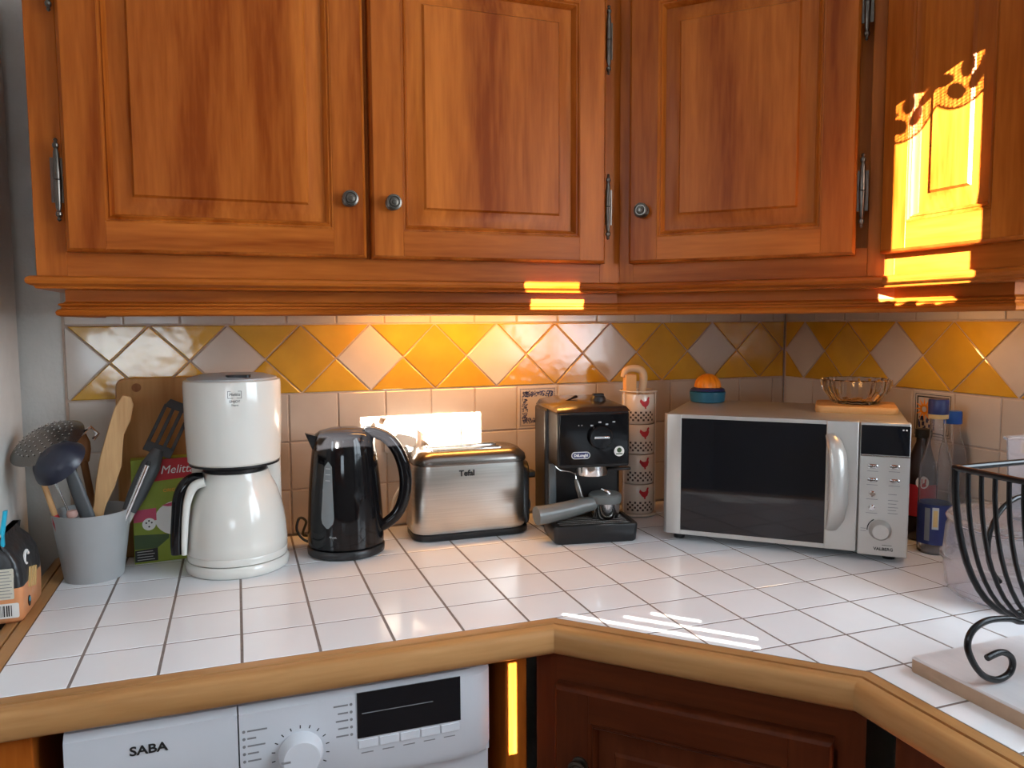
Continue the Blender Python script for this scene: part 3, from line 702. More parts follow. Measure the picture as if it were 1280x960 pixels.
for (px_, pz_) in ((-.041, .083), (-.036, .087), (-.031, .083), (-.036, .075)):
    B().lathe([(.0018, 0), (.0018, .001)], 8, M=T(px_, yy, pz_, rx=PI/2)).build('seal_dot', BLKP, ca, smooth=0)
B().extr([(-.064, .004), (-.022, .004), (-.022, .030), (-.064, .028)], yy-.0001, -.0178).build('text_block', BLKP, ca, smooth=0)
for i in range(4): B().box(-.060, -.028 - .003*(i % 2), yy-.0004, -.018, .0075 + i*.0055, .0088 + i*.0055).build('print_line', LGRY, ca, smooth=0)
B().extr([(-.064, .030), (-.022, .030), (.0, .048), (.0, .056), (-.064, .060)], yy-.00005, -.0178).build('dark_patch', DGRN, ca, smooth=0)

# ============================================================ filter coffee maker and its jug
cm = thing('coffee_maker', 'white filter coffee maker with a drum-shaped top', 'coffee maker', (.217, -.190, .90), -.06)
def dshape(r, back, n=40):                      # round front, flat back
    p = []
    for i in range(n):
        a = 2*PI*i/n; x, y = r*math.cos(a), r*math.sin(a); p.append((x, min(y, back)))
    return p
B().rings([[(x, y, z) for x, y in dshape(r, .085)] for r, z in ((.094, .0), (.0985, .004), (.0985, .018), (.095, .0225))]).build('base', WPJ, cm, smooth=50)
B().rings([[(x, y, z) for x, y in rrect(.172, .060, .02, 5, 0, .055)] for z in (.02, .22)]).build('column', WP, cm, smooth=50)
B().rings([[(x, y, z) for x, y in dshape(r, .085, 56)] for r, z in ((.070, .2125), (.084, .213), (.0875, .217), (.0905, .29), (.0915, .366), (.0905, .3735), (.086, .376))]).build('filter_housing', WPJ, cm, smooth=35)
B().rings([[(x, y, z) for x, y in dshape(r, .075)] for r, z in ((.084, .376), (.0835, .3785), (.060, .385), (.03, .387))]).build('lid', GREY, cm, smooth=50)
B().rings([[(x, y, z) for x, y in rrect(.045, .020, .008, 4, .015, -.060)] for z in (.378, .3865)]).build('lid_tab', BKM, cm, smooth=40)
B().rings([[(x, y, z) for x, y in dshape(.085, .08)] for z in (.209, .2132)]).build('shadow_gap', BKM, cm, smooth=0)
lg = B(); a0 = -PI/2 + .10
def on_cyl(r, a, z): return (r*math.cos(a), r*math.sin(a), z)
for (s0, s1, z0, z1) in ((-.0125, .0125, .3445, .3452), (-.0125, .0125, .3575, .3582), (-.0125, -.0118, .3445, .3582), (.0118, .0125, .3445, .3582)):
    v = [on_cyl(.0919, a0 + s/.0919, z) for s, z in ((s0, z0), (s1, z0), (s1, z1), (s0, z1))]; lg.add(v, [(0, 1, 2, 3)])
lg.build('logo_frame', BLKP, cm, smooth=0)
def cyl_text(body, size, m_, parent, r, a, z, sx=1.0, shear=0.0, bold=0.0):
    t = text(body, size, m_, parent, (0, 0, 0), (0, 0, 0), shear=shear, sx=sx, ext=.0002, bold=bold)
    for q in t.data.vertices:
        s, h, e_ = q.co; rad = r + .0003 + e_
        q.co = Vector((rad*math.cos(a + s/r), rad*math.sin(a + s/r), z + h))
    return t
cyl_text('Melitta', .0072, BLKP, cm, .0913, a0, .3515, shear=.25); cyl_text('ENJOY', .0065, BLKP, cm, .0912, a0, .3385); cyl_text('Therm', .0048, BLKP, cm, .0911, a0, .3315)
jg = thing('coffee_jug', 'white insulated coffee jug with black lid and handle', 'jug', (.217, -.192, .9230), -.06)
B().lathe([(.090, .0), (.0945, .002), (.0955, .014), (.0945, .0155), (.0955, .017), (.0955, .035), (.093, .07), (.087, .105), (.078, .135), (.068, .155), (.064, .166), (.0625, .172), (.058, .172)], 56).build('body', WPJ, jg, smooth=45)
B().lathe([(.055, .172), (.060, .173), (.0605, .180), (.057, .184), (.040, .186), (.020, .1865)], 40).build('lid', BKM, jg, smooth=40)
hd = [(-.058, -.030, .163), (-.080, -.034, .160), (-.098, -.038, .135), (-.104, -.040, .09), (-.107, -.042, .045), (-.107, -.042, .022)]
ctube(B(), hd, [.012, .013, .0125, .012, .0118, .0110], 14).build('handle', BK, jg, smooth=60)
hw = [(-.052, -.052, .160), (-.072, -.052, .152), (-.084, -.050, .125), (-.089, -.052, .09), (-.092, -.052, .05), (-.0935, -.052, .022)]
ctube(B(), hw, [.009, .009, .0075, .0065, .006, .005], 12).build('handle_strip', WPJ, jg, smooth=60)

# ============================================================ kettle
kt = thing('kettle', 'shiny black electric kettle with a curved handle', 'kettle', (.434, -.168, .90))
B().lathe([(.074, 0), (.080, .003), (.081, .014), (.078, .018), (.06, .018)], 48).build('power_base', BKM, kt, smooth=45)
kp = [(.070, .0185), (.0785, .022), (.0795, .035), (.0775, .09), (.073, .16), (.067, .215), (.0635, .242), (.061, .249)]
B().lathe(kp, 56).build('body', BK, kt, smooth=50)
B().lathe([(.0605, .249), (.059, .253), (.050, .259), (.030, .264), (.001, .266)], 48).build('lid', BK, kt, smooth=60)
B().rings([[(-.050, -.018, .215), (-.066, -.010, .222), (-.066, .010, .222), (-.050, .018, .215)], [(-.048, -.022, .249), (-.080, -.010, .257), (-.080, .010, .257), (-.048, .022, .249)]]).build('spout', BK, kt, smooth=60, bevel=.002)
ctube(B(), [(.040, -.022, .257), (.062, -.024, .254), (.090, -.026, .238), (.112, -.028, .205), (.123, -.030, .160), (.120, -.030, .115), (.105, -.029, .080), (.080, -.026, .058), (.066, -.022, .050)], [.010, .012, .013, .0135, .0135, .0130, .0125, .012, .010], 16).build('handle', BK, kt, smooth=60)
B().rings([[(x, y, z) for x, y in rrect(w_, .012, .003, 3, .047, -.022)] for w_, z in ((.018, .262), (.018, .2665), (.014, .2675))]).build('lid_button', BKM, kt, smooth=40)
def kr(z):
    for (r0_, z0_), (r1_, z1_) in zip(kp, kp[1:]):
        if z0_ <= z <= z1_: return r0_ + (r1_-r0_)*(z-z0_)/(z1_-z0_)
wv = []; A0 = math.radians(-125)
rs = []
for i in range(15):
    t = i/14; z = .068 + .135*t; hw_ = (.0150*(1-t) + .0085*t)*math.sqrt(max(.02, 1-(2*max(0, .18-t)/.36)**2 if t < .18 else 1-max(0, (t-.92)/.08)**2))
    rs.append([on_cyl(kr(z)+.0009, A0 + s*hw_/.075, z) for s in (-1, -.5, 0, .5, 1)])
B().rings(rs, False, False, closed=False).build('water_window', mat('smoky_window', (.20, .22, .23), .25, vary=.05), kt, smooth=60)
for i in range(3): B().add([on_cyl(kr(z_)+.0013, A0 + s*.0055/.075, z_) for s, z_ in ((-1, .165+i*.012), (1, .165+i*.012), (1, .1662+i*.012), (-1, .1662+i*.012))], [(0, 1, 2, 3)]).build('level_mark', LGRY, kt, smooth=0)
B().tube([on_cyl(.0793, math.radians(-122) + .012*i*6/5, .050 + .0022*math.sin(i*1.9)) for i in range(14)], .0006, 5).build('logo_print', LGRY, kt)
# cord at the left of the kettle
B().tube(curve3([(-.050, .060, .005), (-.080, .068, .012), (-.096, .075, .035), (-.089, .085, .058), (-.074, .10, .045), (-.080, .115, .012), (-.05, .125, .005)]), .003, 8).build('power_cord', BKM, kt)

# ============================================================ sockets and plug
def plate(x, z, w_, h_, lab):
    t = thing('wall_socket', lab, 'socket', (x, 0, z))
    B().rings([[(px_, 0, pz_) for px_, pz_ in rrect(w_, h_, .006, 3)], [(px_, -.008, pz_) for px_, pz_ in rrect(w_, h_, .006, 3)], [(px_, -.011, pz_) for px_, pz_ in rrect(w_-.012, h_-.012, .004, 3)]]).build('plate', WT, t, smooth=30)
    return t
s1 = plate(.690, 1.120, .088, .082, 'beige covered wall socket above the toaster')
B().rings([[(px_, -.011, pz_) for px_, pz_ in rrect(.072, .066, .004, 3)], [(px_, -.0135, pz_) for px_, pz_ in rrect(.068, .062, .004, 3)]]).build('cover', WT, s1, smooth=30)
s2 = plate(.592, 1.118, .088, .082, 'beige wall socket with a plug in it behind the kettle handle')
B().lathe([(.021, 0), (.021, .001)], 24, M=T(0, -.011, 0, rx=PI/2)).build('socket_well', LGRY, s2, smooth=0)
pg = thing('power_plug', 'white power plug pushed into the wall socket', 'plug', (.594, -.0115, 1.112))
B().rings([[(x, y, z) for x, z in rrect(w_, h_, .010, 5)] for y, w_, h_ in ((0, .050, .050), (-.014, .056, .048), (-.022, .054, .044), (-.028, .046, .036))]).build('body', WPJ, pg, smooth=45)
B().rings([[(x, y, z) for x, z in rrect(.026, .010, .003, 3, .004, -.026)] for y in (-.008, -.020)]).build('cord_exit', WP, pg, smooth=30)
B().tube(curve3([(.004, -.016, -.030), (.006, -.018, -.08), (-.03, -.018, -.14), (-.04, -.016, -.196)]), .003, 8).build('cord', WP, pg)

# ============================================================ toaster
to = thing('toaster', 'brushed steel two-slot toaster with dark ends', 'toaster', (.7185, -.113, .90), -.02)
def rings_rr(spec, n=6): return [[(x, y, z) for x, y in rrect(w_, d_, r_, n, cx_, 0)] for w_, d_, r_, z, cx_ in spec]
B().rings(rings_rr([(.262, .124, .038, 0, 0), (.270, .132, .040, .004, 0), (.270, .132, .040, .014, 0), (.262, .126, .038, .017, 0)])).build('base', BKM, to, smooth=45)
B().rings(rings_rr([(.262, .128, .038, .017, -.004), (.266, .134, .040, .024, -.004), (.264, .132, .040, .150, -.004), (.258, .128, .038, .172, -.004)])).build('steel_body', STL, to, smooth=50)
B().rings(rings_rr([(.262, .132, .039, .168, -.001), (.266, .135, .040, .172, -.001), (.262, .130, .040, .183, -.001), (.236, .106, .034, .196, -.001), (.222, .094, .030, .198, -.001)])).build('top', GUN, to, smooth=50)
for cy_ in (-.024, .024):
    so_ = B().rings([[(x, y, z) for x, y in rrect(.168, .026, .006, 3, -.008, cy_)] for z in (.1975, .2000)]).build('slot_frame', CHR, to, smooth=30)
    B().rings([[(x, y, z) for x, y in rrect(.158, .016, .004, 3, -.008, cy_)] for z in (.1995, .2006)]).build('slot', BLKP, so_, smooth=0)
B().rings([[(x, y, z) for y, z in rrect(.090, .150, .022, 5, 0, .088)] for x in (.112, .134, .138)]).build('end_cap', BKM, to, smooth=40, bevel=.004)
B().rings([[(x, y, z) for y, z in rrect(.034, .016, .005, 3, -.01, .128)] for x in (.136, .158)]).build('lever', BKM, to, smooth=40)
B().lathe([(.014, 0), (.013, .010), (.001, .010)], 20, M=T(.138, -.01, .055, ry=PI/2)).build('browning_dial', DKG, to)
text('Tefal', .0180, BLKP, to, (-.018, -.0674, .150), bold=.0006)

# ============================================================ espresso machine and portafilter
ES = (.976, -.185, .90); EA = -.165
es = thing('espresso_machine', 'black pump espresso machine with a drip tray', 'espresso machine', ES, EA)
B().box(-.090, .090, -.010, .105, .002, .286).build('body', BKM, es, bevel=.008, seg=3)
B().box(-.082, .082, -.100, .0, .163, .287).build('head', BKM, es, bevel=.006, seg=3)
hp = B().box(-.078, .078, -.104, -.098, .170, .283).build('front_panel', BK, es, bevel=.002)
tp = B()
tp.rings([[(-.084 + .0*k, y, .286) for k, y in ((0, -.098), )] + [(.084, -.098, .286), (.088, .10, .286), (-.088, .10, .286)], [(-.078, -.085, .296), (.078, -.085, .296), (.080, .095, .298), (-.080, .095, .298)], [(-.05, -.05, .305), (.05, -.05, .305), (.05, .07, .308), (-.05, .07, .308)]])
tp.build('top_lid', GUN, es, smooth=60)
B().lathe([(.019, .297), (.018, .310), (.014, .316), (.001, .316)], 24, c=(.028, -.035)).build('boiler_cap', BKM, es, smooth=35)
B().box(.014, .042, -.040, -.030, .311, .321).build('cap_grip', BKM, es, bevel=.003)
B().tube([(-.075, -.05, .296), (-.03, -.02, .309), (-.018, -.01, .312)], [.002, .004, .007], 8, flat=.5).build('scoop', BK, es)
kn = B().lathe([(.027, 0), (.026, .012), (.024, .014), (.001, .014)], 36, M=T(.012, -.104, .232, rx=PI/2)).build('selector_dial', BK, hp, smooth=35)
B().box(-.005, .030, -.1215, -.117, .2292, .2348).build('dial_grip', CHR, kn, bevel=.0015)
for px_ in (-.036, -.029): B().lathe([(.0014, 0), (.0014, .002)], 10, M=T(px_, -.104, .258, rx=PI/2)).build('indicator_lamp', CHR, hp, smooth=0)
for px_, pz_ in ((-.006, .257), (.012, .264), (.028, .259), (.044, .264)): B().box(px_-.003, px_+.003, -.1046, -.104, pz_-.0015, pz_+.0015).build('symbol', LGRY, hp, smooth=0)
bg_ = B().rings([[(x, y, z) for x, z in rrect(.042, .0155, .0076, 6, -.031, .192)] for y in (-.104, -.1055)]).build('badge', WHT, hp, smooth=30)
B().rings([[(x, y, z) for x, z in rrect(.039, .0125, .006, 6, -.031, .192)] for y in (-.1054, -.1057)]).build('badge_inset', NAVY, hp, smooth=30)
text("DéLonghi", .0085, WHT, hp, (-.031, -.1059, .192), bold=.0003, sx=.95)
B().lathe([(.0115, 0), (.0115, .001), (.001, .001)], 28, M=T(.0565, -.104, .1985, rx=PI/2)).build('round_sticker', WHT, hp, smooth=0)
B().lathe([(.0055, 0), (.0055, .0003), (.003, .0003), (.003, 0)], 20, M=T(.0565, -.1051, .201, rx=PI/2)).build('sticker_ring', DGRN, hp, smooth=0)
B().box(.049, .064, -.1054, -.105, .1915, .194).build('sticker_text', DGRN, hp, smooth=0)
B().lathe([(.036, .140), (.037, .144), (.036, .163), (.030, .165)], 36, c=(.008, -.052), cap0=False).build('group_head', CHR, es, smooth=40)
B().lathe([(.030, .143), (.030, .150), (.001, .150)], 30, c=(.008, -.052)).build('shower_screen', STL, es)
B().box(.045, .100, -.060, -.045, .146, .153).build('tamper_arm', BKM, es, bevel=.003)
B().tube([(-.070, -.018, .168), (-.066, -.022, .152), (-.058, -.030, .146), (-.038, -.040, .144), (-.028, -.046, .140), (-.027, -.048, .126)], .0024, 8).build('steam_wand', CHR, es)
B().tube([(-.027, -.048, .128), (-.022, -.050, .108), (-.016, -.053, .085)], [.005, .0078, .0072], 12).build('frother_sleeve', GUN, es)
B().rings([[(x, y, z) for x, y in rrect(.018, .012, .004, 3, -.074, -.014)] for z in (.05, .16)]).build('water_column', mat('smoky_plastic', (.10, .12, .13), .2, vary=.05, coat=.4), es, smooth=40)
dt = B(); dt.rings([[(x, y, z) for x, y in rrect(w_, d_, .012, 4, 0, cy_)] for w_, d_, cy_, z in ((.180, .116, -.064, 0), (.186, .120, -.064, .003), (.192, .122, -.064, .036), (.190, .120, -.064, .0395), (.176, .106, -.064, .0395), (.172, .102, -.064, .036))], True, True)
dtr = dt.build('drip_tray', BKM, es, smooth=40)
for i in range(7): B().box(-.080, .080, -.108 + i*.0145, -.1045 + i*.0145, .0362, .0405).build('grille_bar', GUN, dtr, smooth=0, bevel=.0008)
B().extr([(.012 + .014*math.cos(PI + PI*i/12), .0385 + .013*math.sin(PI + PI*i/12)) for i in range(13)], -.1263, -.122).build('thumb_notch', BLKP, dtr, smooth=0)
PFG = mat('grey_satin_plastic', (.15, .16, .155), .28, vary=.04)
pf = thing('portafilter', 'chrome and black portafilter resting on the espresso drip tray', 'portafilter', (1.004, -.250, .9408))
B().lathe([(.024, .0), (.031, .002), (.0345, .036), (.035, .037)], 36, cap1=False).build('basket', CHR, pf, smooth=35)
B().lathe([(.0365, .036), (.0375, .038), (.0375, .051), (.034, .055), (.001, .056)], 36).build('collar', PFG, pf, smooth=35)
B().tube([(.005, -.012, .048), (.004, -.010, .058), (-.012, -.004, .066)], [.006, .005, .003], 10).build('spring_clip', CHR, pf)
B().tube([(-.026, -.004, .036), (-.06, -.006, .032), (-.10, -.008, .026), (-.14, -.010, .022), (-.172, -.012, .0205)], [.0150, .0180, .0195, .0205, .0210], 16).build('handle', PFG, pf, smooth=40)
B().tube(curve3([(.12, .05, .06), (.150, .058, .10), (.166, .062, .125), (.155, .066, .05), (.13, .07, .006)]), .0035, 8).build('cord', BKM, to)

# ============================================================ stacked mugs on a wire stand
MX, MY = 1.168, -.105
ms = thing('mug_stand', 'thin wire stand holding the stack of rooster mugs', 'stand', (MX, MY, .90))
for a in (math.radians(-170), math.radians(-10), math.radians(90)):
    B().tube([(.045*math.cos(a), .045*math.sin(a), .004), (.045*math.cos(a), .045*math.sin(a), .312)], .0016, 8).build('upright', CRM, ms)
for z in (.004, .312): B().tube([(.045*math.cos(2*PI*i/32), .045*math.sin(2*PI*i/32), z) for i in range(32)], .0018, 8, closed=True).build('ring', CRM, ms)
B().lathe([(.043, .0035), (.043, .0065)], 32).build('base_plate', CRM, ms)
AF = math.atan2(-1.80 + .105, .227 - 1.168)
rooster = [(-.010, .004), (-.0085, .0095), (-.0045, .0055), (-.001, .0045), (.003, .006), (.0045, .011), (.0065, .0135), (.009, .0115), (.0075, .0085), (.0085, .0035), (.006, -.003), (.002, -.0065), (.002, -.010), (-.0005, -.010), (-.0012, -.0065), (-.0045, -.0045), (-.0075, .0)]
names = ('lowest', 'second lowest', 'second highest', 'topmost')
for k in range(4):
    zb_ = .9068 + k*.0748
    mg = thing('mug', 'cream mug with a red rooster, %s of the stacked mugs' % names[k], 'mug', (MX, MY, zb_), group='stacked rooster mugs')
    rm = .0405
    B().lathe([(.030, .0), (.038, .001), (.0395, .006), (rm, .010), (rm, .071), (.0395, .0735), (.0375, .0735), (.0375, .066), (.037, .01), (.001, .008)], 40, cap1=False).build('body', CRM, mg, smooth=40)
    ar = AF + .42
    n_ = len(rooster)
    rb = B(); rb.rings([[on_cyl(rm + e_, ar + 1.35*s/rm, .051 + 1.25*z) for s, z in rooster] for e_ in (.0002, .0007)]); rb.build('rooster_print', RED, mg, smooth=0)
    lb = B()
    for r_ in range(4):
        for c_ in range(11):
            if (r_ + c_) % 2: continue
            s0 = -.036 + c_*.0064; zq = .008 + r_*.0062
            lb.add([on_cyl(rm + .0004, AF + .2 + s/rm, z) for s, z in ((s0, zq), (s0+.0052, zq), (s0+.0052, zq+.0052), (s0, zq+.0052))], [(0, 1, 2, 3)])
    lb.build('lattice_print', mat('print_brown', (.06, .035, .03), .5, vary=.1), mg, smooth=0)['kind'] = 'stuff'
nk = thing('paper_packet', 'arched orange and cream paper packet in the top mug', 'packet', (MX-.012, MY, 1.141), -.15)
B().box(-.026, .002, -.012, .012, 0, .112).build('packet', NAPK, nk, bevel=.002)
ctube(B(), [(-.030, 0, .105), (-.022, 0, .122), (.0, 0, .126), (.018, 0, .120), (.024, 0, .100), (.018, 0, .05), (.014, 0, .0)], [.006, .008, .009, .010, .010, .008, .006], 12).build('fold', mat('cream_paper', (.72, .50, .30), .6, vary=.05), nk, smooth=60)

# ============================================================ microwave and things on it
MA = math.atan2(-.326, .358)
mw = thing('microwave', 'silver microwave oven with a dark window standing across the corner', 'microwave', (1.116, -.321, .90), MA)
WM_, HM_, DM_ = .484, .282, .318
B().box(.002, WM_-.002, .0, DM_, .014, HM_).build('case', SIL, mw, bevel=.006, seg=3)
for fx_, fy_ in ((.03, .02), (WM_-.03, .02), (.03, DM_-.03), (WM_-.03, DM_-.03)): B().lathe([(.012, 0), (.014, .015)], 16, c=(fx_, fy_)).build('foot', BKM, mw)
dd = B()
dd.rings([[(0.000, .0, z), (.001, -.012, z), (.008, -.020, z), (.0395, -.023, z), (.0395, .0, z)] for z in (.018, HM_)])
dr_ = dd.build('door', SIL, mw, smooth=50, bevel=.001)
B().box(.0395, .331, -.021, 0, .018, .028).build('door_rail', SIL, dr_, smooth=0); B().box(.0395, .331, -.021, 0, .274, HM_).build('door_rail', SIL, dr_, smooth=0)
B().box(.331, .391, -.023, 0, .018, HM_).build('door_stile', SIL, dr_, bevel=.002)
B().box(.0395, .331, -.0215, -.002, .028, .274).build('door_window', DGL, dr_, smooth=0)
B().tube([(.340, -.022, .252), (.346, -.036, .240), (.353, -.046, .215), (.356, -.050, .165), (.356, -.049, .120), (.352, -.040, .085), (.345, -.022, .062)], [.012, .016, .019, .020, .020, .018, .013], 14, flat=.55).build('handle', SIL, dr_, smooth=60)
pc = B().box(.3935, WM_, -.023, 0, .014, HM_).build('control_panel', SIL, mw, bevel=.0025)
B().box(.395, WM_-.002, -.0245, -.022, .218, .2765).build('display', DGL, pc, smooth=0)
B().box(.395, WM_-.001, -.0246, -.022, .2145, .2170).build('display_trim', CHR, pc, smooth=0)
for px_ in (.470, .4755): B().box(px_-.0015, px_+.0015, -.0248, -.0244, .2675, .2705).build('display_dot', WHT, pc, smooth=0)
for (px_, pz_) in ((.4175, .1945), (.4565, .1955), (.4175, .167), (.4570, .167)):
    B().rings([[(x, y, z) for x, z in rrect(w_, h_, .0038, 4, px_, pz_)] for y, w_, h_ in ((-.022, .019, .0085), (-.0255, .019, .0085), (-.0275, .015, .005))]).build('button', CHR, pc, smooth=40)
    B().box(px_-.010, px_+.010, -.0232, -.022, pz_-.0105, pz_-.0095).build('print_line', MGRY, pc, smooth=0)
for pz_ in (.139, .111):
    B().lathe([(.0062, 0), (.0062, .004), (.004, .006), (.001, .006)], 20, M=T(.4180, -.022, pz_, rx=PI/2)).build('button', CHR, pc, smooth=40)
    B().box(.4075, .4285, -.0232, -.022, pz_-.0115, pz_-.0105).build('print_line', MGRY, pc, smooth=0)
for i, pz_ in enumerate((.140, .128, .121, .114, .108, .102)): B().box(.447, .462 + .003*(i % 2), -.0232, -.022, pz_-.0006, pz_+.0006).build('print_line', MGRY, pc, smooth=0)
B().lathe([(.0205, 0), (.0205, .003), (.018, .006), (.0165, .016), (.0145, .018), (.001, .018)], 40, M=T(.4345, -.023, .067, rx=PI/2)).build('dial', SIL, pc, smooth=40)
arc = B()
for i in range(8):
    a, b_ = math.radians(120 + i*8), math.radians(128 + i*8)
    arc.add([(.4345 + r_*math.cos(t), -.0236, .067 + r_*math.sin(t)) for r_, t in ((.0225, a), (.0245, a), (.0245, b_), (.0225, b_))], [(0, 1, 2, 3)])
arc.build('dial_scale', BLKP, pc, smooth=0)
for pz_ in (.063, .068): B().box(.399, .409, -.0236, -.0229, pz_-.0005, pz_+.0005).build('print_line', MGRY, pc, smooth=0)
text('VALBERG', .0085, BLKP, pc, (.441, -.0236, .0285), bold=.0002)
B().box(.4385, .456, -.0238, -.023, .0365, .0372).build('logo_line', BLKP, pc, smooth=0)
def on_mw(s, w_, z): return (1.116 + s*math.cos(MA) - w_*math.sin(MA), -.321 + s*math.sin(MA) + w_*math.cos(MA), z)
ZM = .90 + HM_
ju = thing('citrus_juicer', 'small blue citrus juicer with an orange dome on the microwave', 'juicer', on_mw(.052, .262, ZM))
B().lathe([(.036, 0), (.041, .002), (.043, .014), (.044, .026), (.040, .028)], 36).build('base', TEAL, ju, smooth=40)
B().lathe([(.040, .028), (.043, .029), (.040, .034), (.031, .037)], 36).build('ring', NAVY, ju, smooth=40)
jr = []
for r_, z in ((.031, .037), (.031, .043), (.028, .054), (.021, .063), (.011, .069), (.002, .071)):
    jr.append([(r_*(1 + .05*math.cos(12*2*PI*i/72))*math.cos(2*PI*i/72), r_*(1 + .05*math.cos(12*2*PI*i/72))*math.sin(2*PI*i/72), z) for i in range(72)])
B().rings(jr).build('dome', ORG, ju, smooth=60)
sb = thing('serving_board', 'small pale wooden serving board on top of the microwave', 'board', on_mw(.388, .187, ZM), MA)
B().rings([[(x, y, z) for x, y in rrect(.166 - e_, .145 - e_, .016, 4)] for z, e_ in ((0, .004), (.004, 0), (.012, 0), (.015, .004))]).build('board', SW, sb, smooth=45)
gb = thing('glass_bowl', 'cut glass bowl on the wooden board above the microwave', 'bowl', on_mw(.388, .192, ZM + .0152))
def flute(prof, n=72, k=18, amp=.035):
    return [[(r_*(1 + amp*am*math.cos(k*2*PI*i/n))*math.cos(2*PI*i/n), r_*(1 + amp*am*math.cos(k*2*PI*i/n))*math.sin(2*PI*i/n), z) for i in range(n)] for r_, z, am in prof]
B().rings(flute([(.030, 0, 0), (.045, .001, .5), (.050, .006, 1), (.056, .016, 1), (.067, .030, 1), (.072, .044, 1), (.072, .054, 1), (.069, .056, .6), (.066, .052, 0), (.062, .032, 0), (.045, .010, 0), (.028, .007, 0)])).build('bowl', GLS, gb, smooth=30)

# ============================================================ bottles at the right wall
cola = thing('cola_bottle', 'dark bottle with a red label and white roundel beside the microwave', 'bottle', (1.640, -.525, .90))
B().lathe([(.024, 0), (.029, .004), (.0305, .02), (.0305, .15), (.028, .17), (.018, .20), (.012, .215), (.012, .232)], 32).build('body', COLA, cola, smooth=50)
B().lathe([(.0312, .055), (.0312, .125)], 32, cap0=False, cap1=False).build('red_label', RED, cola)
ac = math.atan2(-1.80 + .525, .227 - 1.640) + .10
B().rings([[on_cyl(.0314 + e_, ac + .0125*math.cos(2*PI*i/24)/.031, .131 + .0140*math.sin(2*PI*i/24)) for i in range(24)] for e_ in (.0, .0004)]).build('white_roundel', WHT, cola, smooth=0)
cyl_text('U', .019, RED, cola, .0319, ac, .131, bold=.0006)
B().lathe([(.0145, .226), (.0145, .245), (.001, .245)], 24).build('cap', BLKP, cola, smooth=40)
gl = thing('glass_bottle', 'clear glass bottle with a navy cap, gold ring and printed label', 'bottle', (1.585, -.612, .90))
B().lathe([(.026, 0), (.031, .004), (.032, .012), (.032, .165), (.030, .185), (.022, .215), (.0155, .245), (.0145, .285), (.0125, .285), (.0135, .245), (.020, .214), (.028, .184), (.030, .165), (.030, .014), (.024, .005)], 36).build('body', PET, gl, smooth=50)
B().lathe([(.0325, .022), (.0325, .105)], 32, cap0=False, cap1=False).build('label', NAVY, gl)
aw = math.atan2(-1.80 + .612, .227 - 1.585)
for s0_, s1_, z0_, z1_, m_, e_ in ((-.004, .008, .055, .100, LGRY, 0), (-.018, -.008, .030, .098, MGRY, 0), (-.002, .006, .060, .094, GOLD, .0004)):
    B().rings([[on_cyl(.0328 + e_ + k_, aw + s/.0325, z) for s, z in ((s0_, z0_), (s1_, z0_), (s1_, z1_), (s0_, z1_))] for k_ in (0, .0004)]).build('label_panel', m_, gl, smooth=0)
B().lathe([(.0190, .290), (.0195, .292), (.0195, .318), (.018, .321), (.001, .321)], 28).build('cap', NAVY, gl, smooth=40)
B().lathe([(.0186, .281), (.0190, .283), (.0190, .2905), (.0186, .2905)], 28).build('gold_ring', GOLD, gl)
wb_ = thing('water_bottle', 'clear plastic water bottle with a bright blue cap near the wall', 'bottle', (1.654, -.590, .90))
B().lathe([(.022, 0), (.027, .004), (.029, .012), (.028, .06), (.0275, .10), (.029, .14), (.028, .18), (.024, .21), (.016, .235), (.0125, .250), (.0125, .266), (.0115, .266), (.0115, .250), (.015, .234), (.023, .209), (.0268, .18), (.0265, .10), (.0275, .012), (.020, .003)], 36).build('body', PET, wb_, smooth=50)
B().lathe([(.0155, .264), (.0160, .266), (.0160, .288), (.0145, .291), (.001, .291)], 28).build('cap', BLU, wb_, smooth=40)
ob = thing('oil_bottle', 'slim dark bottle with a slanted black label behind the wire basket', 'bottle', (1.640, -.765, .90))
B().lathe([(.024, 0), (.030, .004), (.030, .13), (.026, .16), (.012, .20), (.0105, .235)], 28).build('body', PET, ob, smooth=50)
B().lathe([(.0305, .135), (.0278, .160), (.0185, .185)], 28, cap0=False, cap1=False).build('label', BLKP, ob)
B().lathe([(.0125, .232), (.0125, .250), (.001, .250)], 20).build('cap', GOLD, ob)
ao = math.atan2(-1.80 + .765, .227 - 1.640)
cyl_text('A', .020, WHT, ob, .030, ao, .150, shear=.3)

# ============================================================ plastic boxes
pbx = thing('cake_box', 'round translucent plastic box with a rim on the tiles behind the wire basket', 'container', (1.492, -.862, .90))
B().lathe([(.088, 0), (.100, .004), (.107, .015), (.112, .062), (.117, .064), (.117, .068), (.113, .069), (.109, .120), (.104, .128), (.085, .130), (.085, .1275), (.102, .1255), (.1065, .118), (.110, .066), (.1045, .016), (.098, .007), (.086, .003)], 56).build('tub', FRO, pbx, smooth=45)
B().lathe([(.080, .1305), (.108, .131), (.110, .136), (.106, .142), (.070, .144)], 48).build('lid', FRO, pbx, smooth=45)
pb2 = thing('storage_box', 'tall clear rectangular storage box stacked on the round plastic box', 'container', (1.520, -.925, 1.0445))
B().rings([[(x, y, z) for x, y in rrect(w_, w_, r_, 4)] for w_, r_, z in ((.120, .012, 0), (.126, .015, .006), (.138, .018, .135), (.146, .020, .136), (.146, .020, .140), (.134, .016, .140), (.122, .013, .008))]).build('tub', FRO, pb2, smooth=45)

